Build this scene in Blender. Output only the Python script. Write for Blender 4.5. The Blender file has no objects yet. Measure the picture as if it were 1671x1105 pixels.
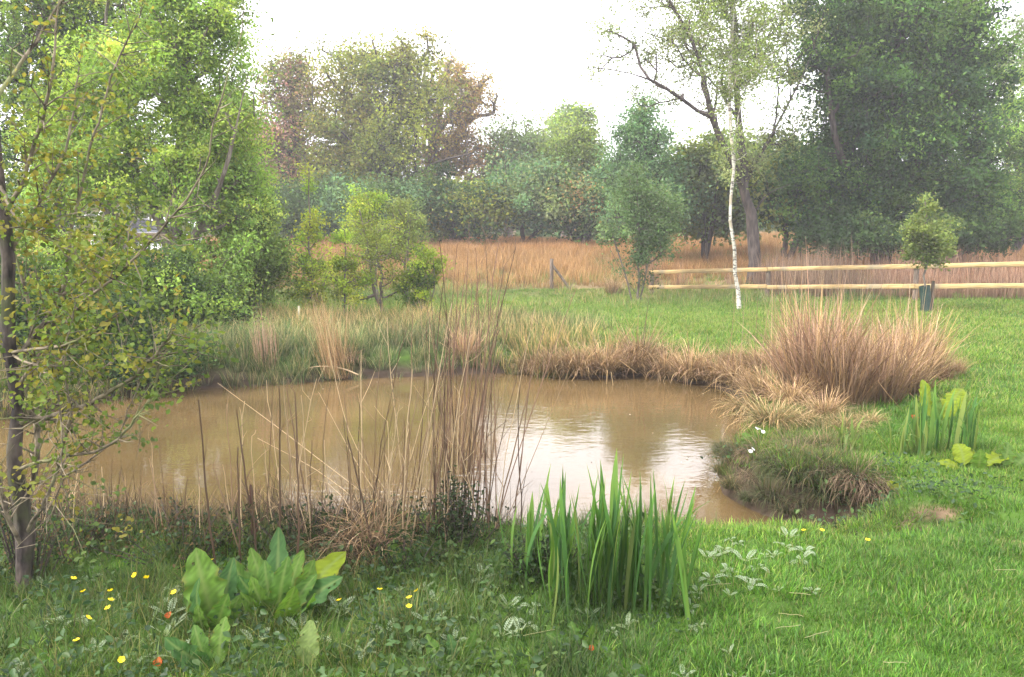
import bpy, math, random
import numpy as np
from mathutils import Vector, Matrix
random.seed(7); rng = np.random.default_rng(11)
R = math.radians
scene = bpy.context.scene
C = scene.collection
# ------------------------------------------------------------------ camera, sky, sun, exposure
F = 1300.0; PITCH = R(6.9); EYE = 1.55
cam_d = bpy.data.cameras.new('camera'); cam = bpy.data.objects.new('camera', cam_d); C.objects.link(cam)
cam.location = (0, 0, EYE); cam.rotation_euler = (R(90) - PITCH, 0, 0)
cam_d.sensor_width = 36; cam_d.lens = 36 * F / 1671; cam_d.clip_start = 0.05; cam_d.clip_end = 900
scene.camera = cam
SUN_EL, SUN_AZ = R(48), R(-112)          # azimuth from +Y towards +X
world = bpy.data.worlds.new('World'); scene.world = world; world.use_nodes = True
wn, wl = world.node_tree.nodes, world.node_tree.links
bg = wn['Background']; bg.inputs['Strength'].default_value = 0.08
sky = wn.new('ShaderNodeTexSky'); sky.sky_type = 'NISHITA'; sky.sun_disc = False
sky.sun_elevation = SUN_EL; sky.sun_rotation = SUN_AZ; sky.air_density = 1.0; sky.dust_density = 3.0
veil = wn.new('ShaderNodeMix'); veil.data_type = 'RGBA'; veil.inputs['Factor'].default_value = 0.82   # even cloud cover over the sky
veil.inputs['B'].default_value = (10.2, 10.0, 10.3, 1)
wl.new(sky.outputs['Color'], veil.inputs['A']); wl.new(veil.outputs['Result'], bg.inputs['Color'])
sun_d = bpy.data.lights.new('sun', 'SUN'); sun = bpy.data.objects.new('sun', sun_d); C.objects.link(sun)
sun_d.energy = 1.5; sun_d.angle = R(10); sun_d.color = (1, 0.95, 0.86)
sdir = Vector((math.sin(SUN_AZ) * math.cos(SUN_EL), math.cos(SUN_AZ) * math.cos(SUN_EL), math.sin(SUN_EL)))
sun.rotation_euler = sdir.to_track_quat('Z', 'Y').to_euler(); sun.location = sdir * 60
vs = scene.view_settings; vs.view_transform = 'Standard'; vs.look = 'None'; vs.gamma = 1; vs.exposure = 2.35; vs.use_curve_mapping = False
scene.render.engine = 'CYCLES'
cy = scene.cycles; cy.use_denoising = True; cy.max_bounces = 5; cy.diffuse_bounces = 3; cy.glossy_bounces = 2
cy.transmission_bounces = 3; cy.volume_bounces = 0; cy.transparent_max_bounces = 4
cy.caustics_reflective = False; cy.caustics_refractive = False

# ------------------------------------------------------------------ helpers
WL = -0.35
cp, sp = math.cos(PITCH), math.sin(PITCH)
def ray(px, py):
    u, v = (px - 835.5) / F, (552.5 - py) / F
    return np.array([u, cp + v * sp, -sp + v * cp])
def P(px, py, Y):                       # the point seen at a photo pixel, Y metres ahead
    d = ray(px, py); return np.array([0, 0, EYE]) + d * (Y / d[1])
def Pz(px, py, z):                      # the point seen at a photo pixel, at height z
    d = ray(px, py); return np.array([0, 0, EYE]) + d * ((z - EYE) / d[2])
def unit(v): return v / np.maximum(np.linalg.norm(v, axis=-1, keepdims=True), 1e-9)
def vnoise(x, y, s, seed=0):            # smooth value noise, vectorised
    x = np.asarray(x, float) / s + seed * 17.3; y = np.asarray(y, float) / s + seed * 9.1
    xi, yi = np.floor(x), np.floor(y); fx, fy = x - xi, y - yi
    h = lambda a, b: np.modf(np.abs(np.sin(a * 127.1 + b * 311.7 + seed) * 43758.5453))[0]
    sx, sy = fx * fx * (3 - 2 * fx), fy * fy * (3 - 2 * fy)
    return (h(xi, yi) * (1 - sx) + h(xi + 1, yi) * sx) * (1 - sy) + (h(xi, yi + 1) * (1 - sx) + h(xi + 1, yi + 1) * sx) * sy
def sstep(a, b, x):
    t = np.clip((x - a) / (b - a), 0, 1); return t * t * (3 - 2 * t)

def mesh_np(name, V, Q, mat=None, col=None, smooth=False):
    """mesh of quads; col = per-vertex linear colour"""
    V = np.ascontiguousarray(V, np.float32); Q = np.ascontiguousarray(Q, np.int32)
    me = bpy.data.meshes.new(name)
    k = Q.shape[1]
    me.vertices.add(len(V)); me.vertices.foreach_set('co', V.ravel())
    me.loops.add(Q.size); me.loops.foreach_set('vertex_index', Q.ravel())
    me.polygons.add(len(Q)); me.polygons.foreach_set('loop_start', np.arange(0, Q.size, k, dtype=np.int32))
    if smooth: me.polygons.foreach_set('use_smooth', np.ones(len(Q), bool))
    if col is not None:
        a = me.color_attributes.new('tint', 'FLOAT_COLOR', 'POINT')
        c4 = np.ones((len(V), 4), np.float32); c4[:, :3] = col; a.data.foreach_set('color', c4.ravel())
    if mat: me.materials.append(mat)
    me.update(calc_edges=True); me.validate()
    return me
def obj(name, me, parent=None, loc=None):
    o = bpy.data.objects.new(name, me); C.objects.link(o)
    if parent: o.parent = parent
    if loc is not None: o.location = tuple(float(v) for v in loc)
    return o
def tag(o, label=None, cat=None, group=None, kind=None):
    if label: o['label'] = label
    if cat: o['category'] = cat
    if group: o['group'] = group
    if kind: o['kind'] = kind
    return o
def thing(name, label, cat, loc, group=None):
    return tag(obj(name, None, None, loc), label, cat, group)
def join(parts):                        # [(V,Q,col)] -> one
    Vs, Qs, Cs, n = [], [], [], 0
    for V, Q, c in parts:
        if len(V) == 0: continue
        Vs.append(V); Qs.append(Q + n); n += len(V)
        Cs.append(np.broadcast_to(np.asarray(c, float), (len(V), 3)))
    return np.concatenate(Vs), np.concatenate(Qs), np.concatenate(Cs)

def blades(base, h, w, az, lean, bend, segs=3, tip=0.08, twist=None, belly=0.0):
    """grass blades / stems as ribbons; returns V, Q, t (0 base .. 1 tip)"""
    n = len(base); h, w, az, lean, bend = [np.broadcast_to(np.asarray(a, float), (n,)) for a in (h, w, az, lean, bend)]
    hz = np.stack([np.cos(az), np.sin(az), np.zeros(n)], 1)
    face = az + (rng.uniform(0.6, 2.5, n) if twist is None else twist)
    sd = np.stack([np.cos(face), np.sin(face), np.zeros(n)], 1)
    p = base.copy().astype(float); V = np.zeros((n, segs + 1, 2, 3)); T = np.zeros((n, segs + 1, 2))
    for i in range(segs + 1):
        t = i / segs
        ww = w * ((1 - t) ** 0.7 * (1 - tip) + tip) * (1 - belly + belly * np.sin(math.pi * min(1, t * 0.9 + 0.25)))
        V[:, i, 0] = p - sd * ww[:, None] / 2; V[:, i, 1] = p + sd * ww[:, None] / 2; T[:, i] = t
        a = lean + bend * (t + 0.5 / segs) ** 1.3
        p = p + (hz * np.sin(a)[:, None] + np.array([0, 0, 1]) * np.cos(a)[:, None]) * (h / segs)[:, None]
    k = np.arange(n)[:, None] * (segs + 1) * 2; i = np.arange(segs)[None] * 2
    Q = np.stack([k + i, k + i + 1, k + i + 3, k + i + 2], -1).reshape(-1, 4)
    return V.reshape(-1, 3), Q, T.reshape(-1)
def per_blade(c, n, segs): return np.repeat(c, (segs + 1) * 2, axis=0)

def tubes(A, B, ra, rb, sides=5):
    """tapered tubes from points A to B"""
    A, B = np.asarray(A, float), np.asarray(B, float); n = len(A)
    d = unit(B - A); up = np.where(np.abs(d[:, 2:3]) > 0.9, np.array([[1.0, 0, 0]]), np.array([[0, 0, 1.0]]))
    u = unit(np.cross(d, up)); v = np.cross(d, u)
    ang = np.arange(sides) * 2 * math.pi / sides
    ring = np.cos(ang)[None, :, None] * u[:, None] + np.sin(ang)[None, :, None] * v[:, None]
    ra = np.broadcast_to(np.asarray(ra, float), (n,)); rb = np.broadcast_to(np.asarray(rb, float), (n,))
    V = np.concatenate([A[:, None] + ring * ra[:, None, None], B[:, None] + ring * rb[:, None, None]], 1)
    k = np.arange(n)[:, None] * 2 * sides; i = np.arange(sides)[None]; j = (i + 1) % sides
    Q = np.stack([k + i, k + j, k + sides + j, k + sides + i], -1).reshape(-1, 4)
    return V.reshape(-1, 3), Q
def polytube(pts, rad, sides=6, jit=0.0):
    """one continuous tube along a polyline"""
    pts = np.asarray(pts, float); n = len(pts); rad = np.broadcast_to(np.asarray(rad, float), (n,))
    tan = unit(np.gradient(pts, axis=0)); ref = np.array([0.31, 0.95, 0.05])
    u = unit(np.cross(tan, ref)); v = np.cross(tan, u)
    ang = np.arange(sides) * 2 * math.pi / sides
    rr = rad[:, None] * (1 + jit * rng.standard_normal((n, sides)))
    V = pts[:, None] + rr[:, :, None] * (np.cos(ang)[None, :, None] * u[:, None] + np.sin(ang)[None, :, None] * v[:, None])
    k = np.arange(n - 1)[:, None] * sides; i = np.arange(sides)[None]; j = (i + 1) % sides
    Q = np.stack([k + i, k + j, k + sides + j, k + sides + i], -1).reshape(-1, 4)
    return V.reshape(-1, 3), Q
def smooth_line(pts, n):
    """Catmull-Rom resampling"""
    pts = np.asarray(pts, float); m = len(pts)
    e = np.vstack([2 * pts[0] - pts[1], pts, 2 * pts[-1] - pts[-2]])
    t = np.linspace(0, m - 1 - 1e-6, n); i = t.astype(int); f = (t - i)[:, None]
    a, b, c, d = e[i], e[i + 1], e[i + 2], e[i + 3]
    return 0.5 * (2 * b + (c - a) * f + (2 * a - 5 * b + 4 * c - d) * f ** 2 + (3 * b - a - 3 * c + d) * f ** 3)
def leaf_quads(ctr, L, W, upb=0.6, six=False, droop=0.0):
    """leaves: folded diamonds (4 verts) or two-sided folded leaves (6 verts)"""
    n = len(ctr); nr = unit(rng.standard_normal((n, 3)) + np.array([0, 0, upb])); r = rng.standard_normal((n, 3)); r[:, 2] -= droop
    t = unit(r - nr * (r * nr).sum(1, keepdims=True)); b = np.cross(nr, t)
    L = (np.asarray(L) * rng.uniform(0.65, 1.25, n))[:, None]; W = L * W
    if not six:
        V = np.stack([ctr - t * L / 2, ctr + b * W / 2 + nr * L * 0.08, ctr + t * L / 2 - nr * L * 0.06, ctr - b * W / 2 + nr * L * 0.08], 1)
        return V.reshape(-1, 3), np.arange(n * 4).reshape(-1, 4), 4
    V = np.stack([ctr - t * L / 2, ctr + b * W / 2 - t * L * 0.12 + nr * L * 0.1, ctr + b * W * 0.38 + t * L * 0.2 + nr * L * 0.08,
                  ctr + t * L / 2 - nr * L * 0.1, ctr - b * W * 0.38 + t * L * 0.2 + nr * L * 0.08, ctr - b * W / 2 - t * L * 0.12 + nr * L * 0.1], 1)
    k = np.arange(n)[:, None] * 6
    Q = np.stack([k + np.array([[0, 1, 2, 3]]), k + np.array([[0, 3, 4, 5]])], 1).reshape(-1, 4)
    return V.reshape(-1, 3), Q, 6

# ------------------------------------------------------------------ materials
def new_mat(name):
    m = bpy.data.materials.new(name); m.use_nodes = True
    nt = m.node_tree; return m, nt.nodes, nt.links, nt.nodes['Principled BSDF']
def foliage_mat(name, transl=0.4, rough=0.55, spec=0.25, instanced=False, warm=(1, 1, 1, 1)):
    m, n, l, b = new_mat(name)
    a = n.new('ShaderNodeAttribute'); a.attribute_name = 'tint'
    col = a.outputs['Color']
    if instanced:
        a2 = n.new('ShaderNodeAttribute'); a2.attribute_type = 'INSTANCER'; a2.attribute_name = 'shade'
        mx = n.new('ShaderNodeMix'); mx.data_type = 'RGBA'; mx.blend_type = 'MULTIPLY'; mx.inputs['Factor'].default_value = 1
        l.new(col, mx.inputs['A']); l.new(a2.outputs['Color'], mx.inputs['B']); col = mx.outputs['Result']
    b.inputs['Roughness'].default_value = rough; b.inputs['Specular IOR Level'].default_value = spec
    l.new(col, b.inputs['Base Color'])
    tr = n.new('ShaderNodeBsdfTranslucent'); wm = n.new('ShaderNodeMix'); wm.data_type = 'RGBA'; wm.blend_type = 'MULTIPLY'; wm.inputs['Factor'].default_value = 1
    wm.inputs['B'].default_value = warm; l.new(col, wm.inputs['A']); l.new(wm.outputs['Result'], tr.inputs['Color'])
    ms = n.new('ShaderNodeMixShader'); ms.inputs[0].default_value = transl
    l.new(b.outputs[0], ms.inputs[1]); l.new(tr.outputs[0], ms.inputs[2]); l.new(ms.outputs[0], n['Material Output'].inputs['Surface'])
    return m
def noise_mat(name, c1, c2, scale, rough=0.85, bump=0.3, stretch=(1, 1, 1), detail=6, c3=None, scale3=1.0, lo=0.35, hi=0.65, spec=0.3):
    m, n, l, b = new_mat(name)
    tc = n.new('ShaderNodeTexCoord'); mp = n.new('ShaderNodeMapping'); mp.inputs['Scale'].default_value = stretch
    l.new(tc.outputs['Object'], mp.inputs['Vector'])
    nz = n.new('ShaderNodeTexNoise'); nz.inputs['Scale'].default_value = scale; nz.inputs['Detail'].default_value = detail
    l.new(mp.outputs[0], nz.inputs['Vector'])
    cr = n.new('ShaderNodeValToRGB'); e = cr.color_ramp.elements
    e[0].position, e[0].color = lo, (*c1, 1); e[1].position, e[1].color = hi, (*c2, 1)
    l.new(nz.outputs['Fac'], cr.inputs['Fac']); col = cr.outputs['Color']
    if c3:
        n3 = n.new('ShaderNodeTexNoise'); n3.inputs['Scale'].default_value = scale3; n3.inputs['Detail'].default_value = 4
        l.new(tc.outputs['Object'], n3.inputs['Vector'])
        r3 = n.new('ShaderNodeValToRGB'); r3.color_ramp.elements[0].position = 0.5; r3.color_ramp.elements[1].position = 0.66
        l.new(n3.outputs['Fac'], r3.inputs['Fac'])
        mx = n.new('ShaderNodeMix'); mx.data_type = 'RGBA'; l.new(r3.outputs['Color'], mx.inputs['Factor'])
        l.new(col, mx.inputs['A']); mx.inputs['B'].default_value = (*c3, 1); col = mx.outputs['Result']
    l.new(col, b.inputs['Base Color']); b.inputs['Roughness'].default_value = rough; b.inputs['Specular IOR Level'].default_value = spec
    bp = n.new('ShaderNodeBump'); bp.inputs['Strength'].default_value = bump; bp.inputs['Distance'].default_value = 0.02
    l.new(nz.outputs['Fac'], bp.inputs['Height']); l.new(bp.outputs[0], b.inputs['Normal'])
    return m
M_leaf = foliage_mat('leaf', 0.48, 0.65, 0.12, False, (1.2, 1.22, 0.72, 1))
M_lush = foliage_mat('broad_leaf', 0.42, 0.6, 0.12, False, (1.2, 1.25, 0.6, 1))
M_grass = foliage_mat('grass_blade', 0.4, 0.5, 0.3, True)
M_straw = foliage_mat('dry_straw', 0.3, 0.7, 0.15)
M_strawi = foliage_mat('dry_straw_tuft', 0.3, 0.7, 0.15, True)
M_petal = foliage_mat('petal', 0.3, 0.4, 0.4)
M_stem = foliage_mat('dead_stem', 0.0, 0.7, 0.2)
M_bark = noise_mat('bark_dark', (0.022, 0.016, 0.016), (0.085, 0.066, 0.056), 14, stretch=(1, 1, 0.25), bump=0.8)
M_bark2 = noise_mat('bark_grey', (0.07, 0.055, 0.045), (0.2, 0.17, 0.14), 10, stretch=(1, 1, 0.3), bump=0.6)
M_twig = noise_mat('bark_branch', (0.05, 0.04, 0.03), (0.22, 0.18, 0.125), 18, stretch=(1, 1, 1), bump=0.5, c3=(0.14, 0.15, 0.06), scale3=4)
M_barkm = noise_mat('bark_mossy', (0.012, 0.009, 0.009), (0.09, 0.07, 0.06), 22, stretch=(1, 1, 0.4), bump=0.9, c3=(0.05, 0.055, 0.025), scale3=7)
M_birch = noise_mat('bark_birch', (0.07, 0.06, 0.055), (0.44, 0.42, 0.36), 9, stretch=(1, 1, 2.6), bump=0.2, lo=0.4, hi=0.5, c3=(0.3, 0.26, 0.19), scale3=3)
M_rail = noise_mat('sawn_softwood', (0.26, 0.175, 0.075), (0.5, 0.36, 0.17), 5, stretch=(0.6, 9, 12), rough=0.8, bump=0.3, c3=(0.24, 0.2, 0.13), scale3=1.8)
M_post = noise_mat('weathered_post', (0.06, 0.045, 0.035), (0.17, 0.13, 0.1), 12, stretch=(3, 3, 0.4), bump=0.5)
M_pale = noise_mat('pale_wood', (0.22, 0.21, 0.14), (0.36, 0.34, 0.24), 12, stretch=(3, 3, 0.4), bump=0.3)
M_guard = noise_mat('green_guard_plastic', (0.012, 0.03, 0.026), (0.025, 0.05, 0.042), 6, rough=0.5, bump=0.05)
def plain(name, c, rough=0.5, metal=0.0, coat=0.0):
    m, n, l, b = new_mat(name); b.inputs['Base Color'].default_value = (*c, 1); b.inputs['Roughness'].default_value = rough
    b.inputs['Metallic'].default_value = metal; b.inputs['Coat Weight'].default_value = coat; return m
M_paint = plain('white_car_paint', (0.75, 0.76, 0.8), 0.3, 0, 0.6); M_glass = plain('dark_glass', (0.03, 0.035, 0.05), 0.05)
M_tyre = plain('tyre_rubber', (0.02, 0.02, 0.02), 0.8); M_rim = plain('wheel_rim', (0.5, 0.5, 0.52), 0.35, 0.8)

# ------------------------------------------------------------------ terrain
shore_px = [(-60, 690), (120, 664), (260, 640), (400, 631), (520, 622), (640, 617), (740, 612), (840, 609), (900, 616), (1000, 616), (1060, 612),
            (1110, 624), (1170, 630), (1205, 655), (1222, 700), (1192, 735), (1165, 772), (1185, 802), (1240, 834), (1300, 850), (1370, 862), (1400, 885),
            (1340, 905), (1200, 913), (1000, 913), (850, 915), (700, 905), (560, 903), (400, 898), (250, 890), (100, 880), (-60, 860), (-170, 800), (-170, 730)]
poly = np.array([Pz(x, y, WL)[:2] for x, y in shore_px])
poly = smooth_line(np.vstack([poly, poly[:1]]), 130)[:-1]
def pond_sd(x, y):                      # signed distance to the shore, negative over water
    x, y = np.asarray(x, float), np.asarray(y, float); shp = x.shape; p = np.stack([x.ravel(), y.ravel()], 1)
    best = np.full(len(p), 1e9); ins = np.zeros(len(p), bool)
    near = (np.abs(p[:, 0]) < 20) & (p[:, 1] > -5) & (p[:, 1] < 25); q = p[near]
    bq = np.full(len(q), 1e9); iq = np.zeros(len(q), bool)
    for a, b in zip(poly, np.roll(poly, -1, 0)):
        ab = b - a; t = np.clip(((q - a) @ ab) / (ab @ ab), 0, 1)
        bq = np.minimum(bq, np.linalg.norm(q - a - t[:, None] * ab, axis=1))
        c = (a[1] > q[:, 1]) != (b[1] > q[:, 1])
        xi = a[0] + (q[:, 1] - a[1]) / (b[1] - a[1] + 1e-12) * ab[0]
        iq ^= c & (q[:, 0] < xi)
    best[near] = np.where(iq, -bq, bq)
    return best.reshape(shp)
gv_a, gv_b = Pz(1385, 884, -0.1)[:2], Pz(1570, 868, -0.05)[:2]
def ground_h(x, y, sd=None):
    x, y = np.asarray(x, float), np.asarray(y, float)
    if sd is None: sd = pond_sd(x, y)
    g = sstep(8, 17, y) * (0.05 + 0.15 * np.clip((x - 3) / 7, 0, 1))
    g = g + 1.2 * np.clip((y - 22) / 14, 0, 1) ** 1.1 + 0.02 * np.clip(y - 36, 0, 200)
    g = g + 0.05 * (vnoise(x, y, 1.7, 1) - 0.5) + 0.25 * (vnoise(x, y, 9, 2) - 0.5) * sstep(10, 20, y) + 0.025 * (vnoise(x, y, 0.35, 3) - 0.5)
    ab = gv_b - gv_a; tg = np.clip(((x - gv_a[0]) * ab[0] + (y - gv_a[1]) * ab[1]) / (ab @ ab), 0, 1)
    dg = np.hypot(x - gv_a[0] - tg * ab[0], y - gv_a[1] - tg * ab[1]); g = g - 0.15 * np.exp(-(dg / 0.15) ** 2) * (1 - 0.5 * tg) + 0.05 * np.exp(-((dg - 0.35) / 0.2) ** 2) * (y > gv_a[1])
    wob = sd + 0.14 * (vnoise(x, y, 0.4, 4) - 0.5)
    bw = 0.36 + 0.3 * sstep(8, 10, y) + 0.3 * sstep(-0.5, -2, x) * sstep(6, 4, y)
    bank = WL + (g - WL) * np.clip(wob / bw, 0, 1) ** 0.75
    return np.where(wob < 0, WL - np.minimum(0.5, -wob * 0.9), np.where(wob < bw, bank, g))
gxs = np.concatenate([np.linspace(-150, -30, 25), np.linspace(-28, -9, 40), np.linspace(-8.8, 9, 300), np.linspace(9.2, 28, 40), np.linspace(30, 150, 25)])
gys = np.concatenate([np.linspace(-25, 1.2, 20), np.linspace(1.4, 7.5, 190), np.linspace(7.6, 14, 90), np.linspace(14.4, 50, 70), np.linspace(52, 200, 40)])
X, Y = np.meshgrid(gxs, gys); SD = pond_sd(X, Y); Z = ground_h(X, Y, SD)
def lookup(T, x, y):                    # bilinear read of a terrain table
    x, y = np.asarray(x, float), np.asarray(y, float)
    i = np.clip(np.searchsorted(gxs, x) - 1, 0, len(gxs) - 2); j = np.clip(np.searchsorted(gys, y) - 1, 0, len(gys) - 2)
    fx = np.clip((x - gxs[i]) / (gxs[i + 1] - gxs[i]), 0, 1); fy = np.clip((y - gys[j]) / (gys[j + 1] - gys[j]), 0, 1)
    return (T[j, i] * (1 - fx) + T[j, i + 1] * fx) * (1 - fy) + (T[j + 1, i] * (1 - fx) + T[j + 1, i + 1] * fx) * fy
def gz(x, y): return float(lookup(Z, x, y))
def G(px, py):                          # the ground point seen at a photo pixel
    d = ray(px, py); t = np.concatenate([np.linspace(1.5, 30, 1200), np.linspace(30.1, 120, 600)])
    pts = np.array([0, 0, EYE]) + d * t[:, None]
    hit = np.nonzero(pts[:, 2] < lookup(Z, pts[:, 0], pts[:, 1]))[0]
    return pts[hit[0]] if len(hit) else pts[-1]
nx, ny = len(gxs), len(gys); idx = np.arange(nx * ny).reshape(ny, nx)
Q = np.stack([idx[:-1, :-1], idx[:-1, 1:], idx[1:, 1:], idx[1:, :-1]], -1).reshape(-1, 4)
# soil, turf and dry-litter colours by place
turf = np.array([0.045, 0.085, 0.016]); mud = np.array([0.045, 0.033, 0.024]); soil = np.array([0.13, 0.092, 0.058]); litter = np.array([0.19, 0.135, 0.075])
GC = np.broadcast_to(turf, Z.shape + (3,)).copy()
def blend(mask, c):
    global GC
    GC = GC * (1 - mask[..., None]) + np.asarray(c) * mask[..., None]
def spot(px, py, r, st=1.0):
    c = G(px, py); d = np.hypot((X - c[0]) / 1.5, Y - c[1]); return sstep(r, r * 0.35, d + 0.25 * r * (vnoise(X, Y, 0.12, 5) - 0.5)) * st
blend(sstep(19, 24, Y) * sstep(0.2, 0.6, vnoise(X, Y, 5, 6) + 0.3), litter)
blend(sstep(0.5, 0.05, SD + 0.2 * (vnoise(X, Y, 0.3, 8) - 0.5)), mud)
blend(sstep(1.2, 0.2, X - 0.1 * (Y - 11)) * sstep(8, 9, Y) * sstep(17, 14, Y) * sstep(0.3, 0.7, SD), (0.05, 0.065, 0.025))
scarp = np.clip(spot(1545, 836, 0.07) + spot(1522, 842, 0.09) + spot(1503, 852, 0.08) + spot(1515, 862, 0.06) + spot(1480, 862, 0.05), 0, 1) * sstep(0.3, 0.55, vnoise(X, Y, 0.07, 15) * 0.6 + 0.4 * vnoise(X, Y, 0.15, 16) + 0.1)
blend(scarp, soil)
blend(spot(1640, 886, 0.22, 0.6), (0.2, 0.19, 0.08))
def attr_ground_mat():
    m, n, l, b = new_mat('turf_and_soil')
    a = n.new('ShaderNodeAttribute'); a.attribute_name = 'tint'
    tc = n.new('ShaderNodeTexCoord'); nz = n.new('ShaderNodeTexNoise'); nz.inputs['Scale'].default_value = 9; nz.inputs['Detail'].default_value = 8
    l.new(tc.outputs['Object'], nz.inputs['Vector'])
    mr = n.new('ShaderNodeMapRange'); mr.inputs['From Min'].default_value = 0.3; mr.inputs['From Max'].default_value = 0.7
    mr.inputs['To Min'].default_value = 0.6; mr.inputs['To Max'].default_value = 1.35; l.new(nz.outputs['Fac'], mr.inputs['Value'])
    mx = n.new('ShaderNodeMix'); mx.data_type = 'RGBA'; mx.blend_type = 'MULTIPLY'; mx.inputs['Factor'].default_value = 1
    l.new(a.outputs['Color'], mx.inputs['A']); l.new(mr.outputs[0], mx.inputs['B']); l.new(mx.outputs['Result'], b.inputs['Base Color'])
    b.inputs['Roughness'].default_value = 0.95; b.inputs['Specular IOR Level'].default_value = 0.04
    bp = n.new('ShaderNodeBump'); bp.inputs['Strength'].default_value = 0.6; bp.inputs['Distance'].default_value = 0.03
    l.new(nz.outputs['Fac'], bp.inputs['Height']); l.new(bp.outputs[0], b.inputs['Normal'])
    return m
ground = obj('ground', mesh_np('ground', np.stack([X, Y, Z], -1).reshape(-1, 3), Q, attr_ground_mat(), GC.reshape(-1, 3), True)); ground['kind'] = 'structure'

# ------------------------------------------------------------------ pond water
def water_mat():
    m, n, l, b = new_mat('muddy_water')
    tc = n.new('ShaderNodeTexCoord')
    n1 = n.new('ShaderNodeTexNoise'); n1.inputs['Scale'].default_value = 0.9; n1.inputs['Detail'].default_value = 5
    l.new(tc.outputs['Object'], n1.inputs['Vector'])
    cr = n.new('ShaderNodeValToRGB'); e = cr.color_ramp.elements
    e[0].position, e[0].color = 0.3, (0.07, 0.047, 0.02, 1); e[1].position, e[1].color = 0.7, (0.118, 0.077, 0.034, 1)
    l.new(n1.outputs['Fac'], cr.inputs['Fac']); l.new(cr.outputs['Color'], b.inputs['Base Color'])
    b.inputs['Roughness'].default_value = 0.04; b.inputs['IOR'].default_value = 1.45
    mp = n.new('ShaderNodeMapping'); mp.inputs['Scale'].default_value = (1, 1.7, 1); l.new(tc.outputs['Object'], mp.inputs['Vector'])
    n2 = n.new('ShaderNodeTexNoise'); n2.inputs['Scale'].default_value = 7; n2.inputs['Detail'].default_value = 3; l.new(mp.outputs[0], n2.inputs['Vector'])
    n3 = n.new('ShaderNodeTexNoise'); n3.inputs['Scale'].default_value = 1.3; n3.inputs['Detail'].default_value = 2; l.new(mp.outputs[0], n3.inputs['Vector'])
    ml = n.new('ShaderNodeMath'); ml.operation = 'MULTIPLY'; l.new(n2.outputs['Fac'], ml.inputs[0]); l.new(n3.outputs['Fac'], ml.inputs[1])
    bp = n.new('ShaderNodeBump'); bp.inputs['Strength'].default_value = 0.16; bp.inputs['Distance'].default_value = 0.02
    l.new(ml.outputs[0], bp.inputs['Height']); l.new(bp.outputs[0], b.inputs['Normal'])
    return m
lo, hi = poly.min(0) - 0.6, poly.max(0) + 0.6
wx, wy = np.meshgrid(np.linspace(lo[0], hi[0], 40), np.linspace(lo[1], hi[1], 30)); wi = np.arange(wx.size).reshape(wx.shape)
wq = np.stack([wi[:-1, :-1], wi[:-1, 1:], wi[1:, 1:], wi[1:, :-1]], -1).reshape(-1, 4)
wsd = pond_sd(wx, wy).reshape(-1); wq = wq[(wsd[wq] < 0.6).any(1)]
water = obj('pond_water', mesh_np('pond_water', np.stack([wx, wy, np.full(wx.shape, WL)], -1).reshape(-1, 3), wq, water_mat(), None, True)); water['kind'] = 'structure'

def floating_bits():
    n = 900; x = rng.uniform(lo[0], hi[0], n); y = rng.uniform(lo[1], hi[1], n); d = lookup(SD, x, y); k = (d < -0.06) & (rng.uniform(0, 1, n) < 0.12 + 0.8 * np.exp(d * 2.2)); x, y = x[k], y[k]; n = len(x)
    a = rng.uniform(0, 6.28, n); r = rng.uniform(0.004, 0.018, n); w = r * rng.uniform(0.2, 0.7, n); z = np.full(n, WL + 0.004); e1 = np.stack([np.cos(a), np.sin(a), 0 * a], 1) * r[:, None]; e2 = np.stack([-np.sin(a), np.cos(a), 0 * a], 1) * w[:, None]
    c = np.stack([x, y, z], 1); V = np.stack([c - e1, c + e2, c + e1 + np.array([0, 0, .003]), c - e2], 1).reshape(-1, 3)
    col = np.array([(.3, .24, .14), (.08, .06, .03), (.18, .2, .06), (.45, .4, .3)])[rng.integers(0, 4, n)]
    o = obj('floating_debris', mesh_np('floating_debris', V, np.arange(4 * n).reshape(-1, 4), M_straw, np.repeat(col, 4, 0))); tag(o, 'tiny bits of leaf and straw floating on the muddy pond', 'debris', kind='stuff')
floating_bits()
# ------------------------------------------------------------------ scattered grass (stuff)
def tuft(n, rad, h, w, lean, bend, cols, jit=0.25, mat=None, segs=3, base_dark=None, belly=0.0, tip=0.08):
    a = rng.uniform(0, 2 * math.pi, n); r = rad * np.sqrt(rng.uniform(0, 1, n))
    base = np.stack([r * np.cos(a), r * np.sin(a), np.full(n, -0.01)], 1)
    hh = rng.uniform(h[0], h[1], n) * (1 - 0.25 * r / rad)
    V, Q, T = blades(base, hh, rng.uniform(0.7, 1.2, n) * w, a + rng.normal(0, 0.8, n), rng.uniform(0, lean, n), rng.uniform(0.2, 1, n) * bend, segs, tip, belly=belly)
    c = np.array(cols)[rng.integers(0, len(cols), n)] * (1 + jit * rng.standard_normal((n, 1))).clip(0.4, 1.8)
    c = per_blade(c, n, segs)
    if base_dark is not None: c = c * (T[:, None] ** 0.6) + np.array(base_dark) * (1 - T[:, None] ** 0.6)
    return mesh_np('tuft', V, Q, mat, c)
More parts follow.
